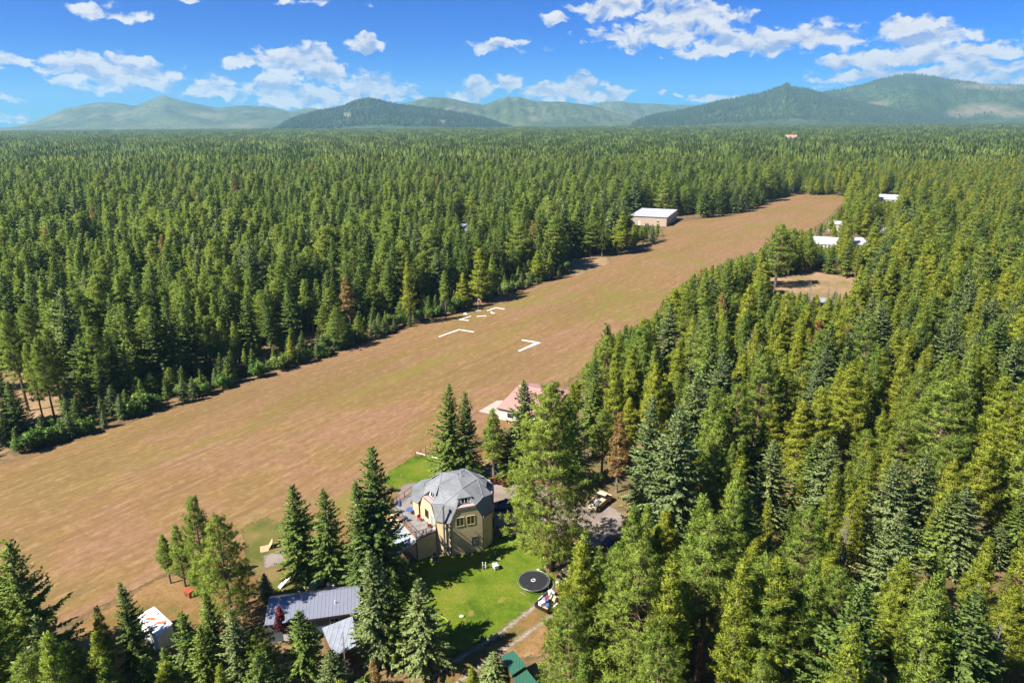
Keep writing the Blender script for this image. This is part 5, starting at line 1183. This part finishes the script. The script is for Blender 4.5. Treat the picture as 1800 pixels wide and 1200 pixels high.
MB().box(.52, 1.55, -.8, .8, 1.75, 1.84).build('cab_roof', M['cream'], tk, bevel=.04)
for x in (-1.6, 1.75):
    for y in (-.86, .86): w_ = MB().lathe([(.36, -.12), (.38, 0), (.36, .12)], 14, (x, y, .38), 'Y').build('wheel', M['tyre'], tk); MB().lathe([(.2, -.13), (.2, .13)], 10, (x, y, .38), 'Y').build('rim', M['white'], w_)
ca, sa = math.cos(tk.rotation_euler[2]), math.sin(tk.rotation_euler[2])
for k, (x, y, mt, lb) in enumerate([(-1.9, .3, 'white', 'white sack in the bed of the old cream pickup'), (-1.1, -.3, 'steel', 'grey box in the bed of the old cream pickup'), (-.5, .4, 'white', 'pale box behind the cab of the old cream pickup')]):
    o = MB().box(-.3, .3, -.25, .25, 0, .4).build('sack' if k == 0 else 'box', M[mt], bevel=.1 if k == 0 else .02); o.location = (tk.location.x+x*ca-y*sa, tk.location.y+x*sa+y*ca, .72); o.rotation_euler = (0, 0, k); tag(o, lb, 'sack' if k == 0 else 'box')
o = MB().box(-2.4, 2.4, -.12, .12, 0, .2).build('beam', M['wood'], bevel=.01); o.location = G(893, 903); o.rotation_euler = (0, 0, -.05); tag(o, 'pale wooden beam on the ground beside the dark blue car', 'beam')
# ------------------------------------------------------------------ yard things
def fence(pts, label, hgt=1.5, bar=M['rail']):
    P_ = [G(*q) for q in pts]; t = empty('wire_fence', P_[0], label, 'fence'); o = P_[0]
    for q in P_: MB().box(-.06, .06, -.06, .06, -.1, hgt).build('post', bar, t, loc=q-o)
    for z in (.4, .9, hgt-.1): MB().tube([q-o+Vector((0, 0, z)) for q in P_], .018, 4).build('wire', M['rail'], t)
fence([(731, 806), (740, 801.5), (748.5, 797), (757, 792.5), (766, 787.5), (775, 783)], 'rusty post and wire fence between the dry strip and the grass patch')
pb = G(780, 838); hp = top_h(780, 838, 808); t = empty('pole', pb, 'grey pole holding a long white bar behind the dome roof', 'pole')
MB().tube([(0, 0, -.1), (0, 0, hp)], .11, 8).build('post', M['steel'], t); e = G(731.5, 795, 1.5)-pb
MB().tube([(.5, -.2, hp+.02), e], .07, 6).build('bar', M['white'], t)
o = MB().tube([G(764, 787)+Vector((0, 0, .5)), G(776, 789.5)+Vector((0, 0, .5))], .06, 6).build('rail', M['white']); tag(o, 'short white rail beside the dark fir pair near the fence', 'rail')
t = empty('cabinet', G(333, 1047), 'red wooden cabinet standing on the dry grass under the small pine pair', 'cabinet', -.5); MB().box(-.55, .55, -.35, .35, 0, .85).build('body', M['redwood'], t, bevel=.02); MB().box(-.6, .6, -.4, .4, .85, .92).build('top', M['redwood'], t)
for x in (-.27, .27): d = MB().box(x-.24, x+.24, -.38, -.352, .08, .78).build('door', M['rail'], t); MB().box(x*.3-.02, x*.3+.02, -.41, -.381, .4, .5).build('handle', M['black'], d)
t = empty('ramp', G(474, 962), 'pale plywood boards leaning together as a ramp near the gravel patch', 'ramp', .35)
MB().slab([(-.2, -.6, .0), (-.2, .6, .0), (.5, .6, 1.15), (.5, -.6, 1.15)], .05).build('board', M['wood'], t); MB().slab([(-1.3, -.9, .02), (-.1, -.9, .02), (-.1, .1, .42), (-1.3, .1, .42)], .05).build('board', M['wood'], t)
for y in (-.5, .5): MB().tube([(.5, y, 0), (.5, y, 1.1)], .04, 4).build('leg', M['wood'], t)
t = empty('slide', G(508, 1024), 'white playground slide on the grass behind the grey metal roof', 'slide', .9)
MB().slab([(-1.5, -.28, .1), (1.0, -.28, 1.25), (1.0, .28, 1.25), (-1.5, .28, .1)], -.05).build('chute', M['white'], t)
for y in (-.3, .3): MB().slab([(-1.5, y, .1), (1.0, y, 1.25), (1.0, y, 1.4), (-1.5, y, .25)], .03).build('side', M['white'], t); MB().tube([(1.25, y, 0), (1.02, y, 1.8)], .03, 5).build('post', M['steel'], t)
lr = MB()
for z in (.3, .6, .9, 1.2): lr.tube([(1.2-.12*z, -.3, z), (1.2-.12*z, .3, z)], .02, 4)
lr.build('ladder', M['steel'], t)
t = empty('propane_tank', G(557, 1033), 'pale green propane tank under the broad fir behind the grey roof', 'tank', 1.1)
MB().lathe([(.05, -1.25), (.35, -1.15), (.5, -.85), (.5, .85), (.35, 1.15), (.05, 1.25)], 18, (0, 0, .8), 'X').build('tank', M['greentank'], t, True); MB().lathe([(.16, 0), (.16, .2), (.05, .24)], 10, (0, 0, 1.28)).build('valve_dome', M['white'], t)
for x in (-.7, .7): MB().box(x-.08, x+.08, -.35, .35, 0, .42).build('leg', M['concrete'], t)
for k, (px, py, L_, rz, lb) in enumerate([(543, 1033, 2.4, -.5, 'pale plank at the foot of the broad fir trunk'), (551, 1037, 2.0, .2, 'light board lying below the propane tank'), (562, 1037, 1.8, .5, 'short pale board right of the propane tank'), (611, 1029, 1.6, -1.0, 'pale plank leaning at the right end of the grey roof')]):
    o = MB().box(-L_/2, L_/2, -.14, .14, 0, .09).build('plank', M['wood']); o.location = G(px, py); o.rotation_euler = (0, 0, rz); tag(o, lb, 'plank')
for k, (px, py, lb) in enumerate([(579, 1034, 'left of two white tubs behind the grey metal roof'), (587, 1033, 'right of two white tubs behind the grey metal roof')]):
    o = MB().lathe([(.28, 0), (.36, .7), (.38, .72), (.34, .73)], 14).build('tub', M['white'], smooth=False); o.location = G(px, py); tag(o, lb, 'tub')
for px, py, tp, lb in [(562.5, 1032, 1008, 'thin pale pole beside the propane tank'), (569, 1028, 1006, 'thin dark pole right of the propane tank'), (594, 1032, 1003, 'thin pale pole near the right end of the grey roof')]:
    o = MB().tube([(0, 0, -.1), (0, 0, top_h(px, py, tp))], .04, 6).build('pole', M['steel']); o.location = G(px, py); tag(o, lb, 'pole')
t = empty('bird_feeder', G(570, 1018), 'grey capped post feeder behind the propane tank', 'feeder'); MB().tube([(0, 0, 0), (0, 0, 1.6)], .04, 6).build('post', M['steel'], t); MB().lathe([(.45, 1.6), (.2, 1.85), (.02, 1.95)], 12).build('cap', M['steel'], t)
t = empty('horseshoe_post', G(850, 1000), 'pair of white posts joined by bars on the lawn', 'post')
for x in (-.12, .3): MB().box(x-.06, x+.06, -.06, .06, 0, 1.15).build('post', M['white'], t)
MB().box(-.06, .24, -.03, .03, .3, .36).box(-.06, .24, -.03, .03, .8, .86).build('bar', M['steel'], t)
t = empty('beehive', G(871, 1000), 'white lidded box on legs on the lawn, right of the posts', 'box', .4); MB().box(-.3, .3, -.4, .4, .3, .72).build('box', M['white'], t, bevel=.02); MB().box(-.36, .36, -.46, .46, .72, .80).build('lid', M['whiteroof'], t)
for a in (-.25, .25):
    for b in (-.35, .35): MB().box(a-.03, a+.03, b-.03, b+.03, 0, .3).build('leg', M['white'], t)
o = MB().lathe([(.32, .0), (.34, .05), (.1, .1)], 16).build('disc', M['yellow']); o.location = G(877, 982) + Vector((0, 0, .04)); tag(o, 'pale yellow disc lying on the lawn near the house corner', 'disc')
o = MB().box(-.04, .04, -.04, .04, 0, .7).build('stake', M['white']); o.location = G(870, 975); tag(o, 'thin white stake on the lawn at the house corner', 'stake')
def hose(pts, lb):
    P_ = [G(x, y)+Vector((0, 0, .07)) for x, y in pts]; Q_ = []
    for i in range(len(P_)-1):
        for s in range(5):
            u = s/5; a, b, c, d = P_[max(i-1, 0)], P_[i], P_[i+1], P_[min(i+2, len(P_)-1)]
            Q_.append(.5*((2*b)+(-a+c)*u+(2*a-5*b+4*c-d)*u*u+(-a+3*b-3*c+d)*u**3))
    Q_.append(P_[-1]); o = MB().tube(Q_, .035, 5).build('garden_hose', M['hose'], smooth=True); tag(o, lb, 'hose')
hose([(765, 1109), (771, 1105), (781, 1100), (787, 1094), (784, 1088), (776, 1084), (770, 1082)], 'curved yellow green hose at the edge of the lawn near the lone grey green fir')
hose([(672, 1052), (686, 1058), (700, 1064), (712, 1070)], 'straight length of yellow green hose left of the grey green fir')
o = MB().lathe([(.15, -.03), (.26, .08), (.2, .22), (.05, .3)], 9).build('rock', M['rock'], smooth=True); o.location = G(812, 1084)+Vector((0, 0, .03)); o.scale = (1.5, .9, 1); tag(o, 'small pale stone lying in the middle of the lawn', 'rock')
o = MB().lathe([(.9, -.2), (1.5, .5), (1.2, 1.5), (.4, 2)], 9).build('boulder', M['rock']); o.location = G(1637, 524); o.scale = (1.4, 1, 1); tag(o, 'pale boulder in the gap of the right hand forest', 'boulder')
rr = random.Random(9)
for k in range(16):
    px, py = rr.uniform(862, 905), rr.uniform(842, 856); q = G(px, py)
    plant('rust_bush', q.x, q.y, rr.uniform(1.0, 1.8), 'shrub', 'reddish brown shrub in the row under the firs behind the dome house', 'shrub', 'reddish shrubs behind the dome house')
for k in range(7):
    a = k*.9; q = G(969, 1008)
    plant(f'bush{k % 3}', q.x+1.5*math.cos(a), q.y-.3+1.2*math.sin(a), rr.uniform(.5, .9), 'plant', 'low leafy plant in the ring at the foot of the tallest pine', 'plant', 'plants round the tallest pine')
for k in range(10):
    a = k*.63; q = G(969, 1008); o = MB().lathe([(.16, -.02), (.22, .1), (.12, .22)], 7).build('stone', M['rock']); o.location = (q.x+2.2*math.cos(a), q.y-.3+1.8*math.sin(a), .05); o.scale = (1.2, .8, 1); tag(o, 'small stone in the ring round the tallest pine', 'stone', 'stones round the tallest pine')
# ------------------------------------------------------------------ strip furniture
CH = [([(772, 592), (807, 579.5), (833, 583.5)], 'large white chevron marker, leftmost and nearest on the strip'), ([(917.5, 597.5), (946, 602.5), (912.5, 617)], 'large white chevron marker pointing right on the strip'),
      ([(827.5, 555.7), (808.7, 562), (824, 563.3)], 'small white chevron marker pointing left near the windsock'), ([(838, 556.3), (855, 555.2)], 'straight white marker below the windsock'),
      ([(857, 546), (872, 541), (887, 543.5)], 'white chevron marker right of the windsock'), ([(831, 546.8), (845.5, 545.6)], 'straight white marker at the foot of the windsock'),
      ([(863, 548), (866, 551), (870, 550.5)], 'tiny white marker under the chevron right of the windsock'), ([(820, 549.5), (816, 551.5), (821, 553)], 'tiny white marker in the shade left of the windsock')]
for pts, lb in CH:
    P_ = [G(*q) for q in pts]; m_ = MB(); wd = .36 if P_[0].y < 190 else .30
    L_, R_ = [], []
    for i, q in enumerate(P_):
        d1 = (P_[min(i+1, len(P_)-1)]-P_[max(i-1, 0)]).normalized(); n_ = Vector((-d1.y, d1.x, 0)); f = 1
        if 0 < i < len(P_)-1:
            a_ = (P_[i]-P_[i-1]).normalized(); f = 1/max(.45, abs(n_.dot(Vector((-a_.y, a_.x, 0)))))
        L_.append(q+n_*wd*f); R_.append(q-n_*wd*f)
    for i in range(len(P_)-1): m_.add([tuple(L_[i][:2])+(z,) for z in (.0, .09)]+[tuple(L_[i+1][:2])+(z,) for z in (.0, .09)]+[tuple(R_[i+1][:2])+(z,) for z in (.0, .09)]+[tuple(R_[i][:2])+(z,) for z in (.0, .09)], [(1, 7, 5, 3), (0, 1, 3, 2), (4, 5, 7, 6)]+([(0, 6, 7, 1)] if i == 0 else [])+([(2, 3, 5, 4)] if i == len(P_)-2 else []))
    tag(m_.build('runway_marker', M['marker']), lb, 'marker')
wb = G(840.5, 545); wh = top_h(840.5, 545, 524.5); t = empty('windsock', wb, 'orange windsock on a white pole at the left edge of the strip', 'windsock')
MB().tube([(0, 0, 0), (0, 0, wh)], .06, 7).build('pole', M['white'], t)
sk = MB(); sk.tube([(0, 0, wh-.2), (.5, -.05, wh-.4), (.9, -.1, wh-.9), (1.1, -.15, wh-1.5)], [.3, .27, .22, .15], 10, False); sk.build('sock', M['windsock'], t)
# ------------------------------------------------------------------ haze
hz = MB().box(-8500, 8500, -300, 12600, -1.2, 600).build('haze', None)
hz.data.materials.clear(); m = bpy.data.materials.new('haze_air'); m.use_nodes = True; m.node_tree.nodes.clear(); N = NT(m.node_tree)
pv = N.new('ShaderNodeVolumePrincipled'); pv.inputs['Color'].default_value = (.44, .78, .98, 1); pv.inputs['Density'].default_value = 7.2e-5; pv.inputs['Anisotropy'].default_value = .1
oo = N.new('ShaderNodeOutputMaterial'); N.l.new(pv.outputs[0], oo.inputs['Volume']); hz.data.materials.append(m); tag(hz, kind='stuff')
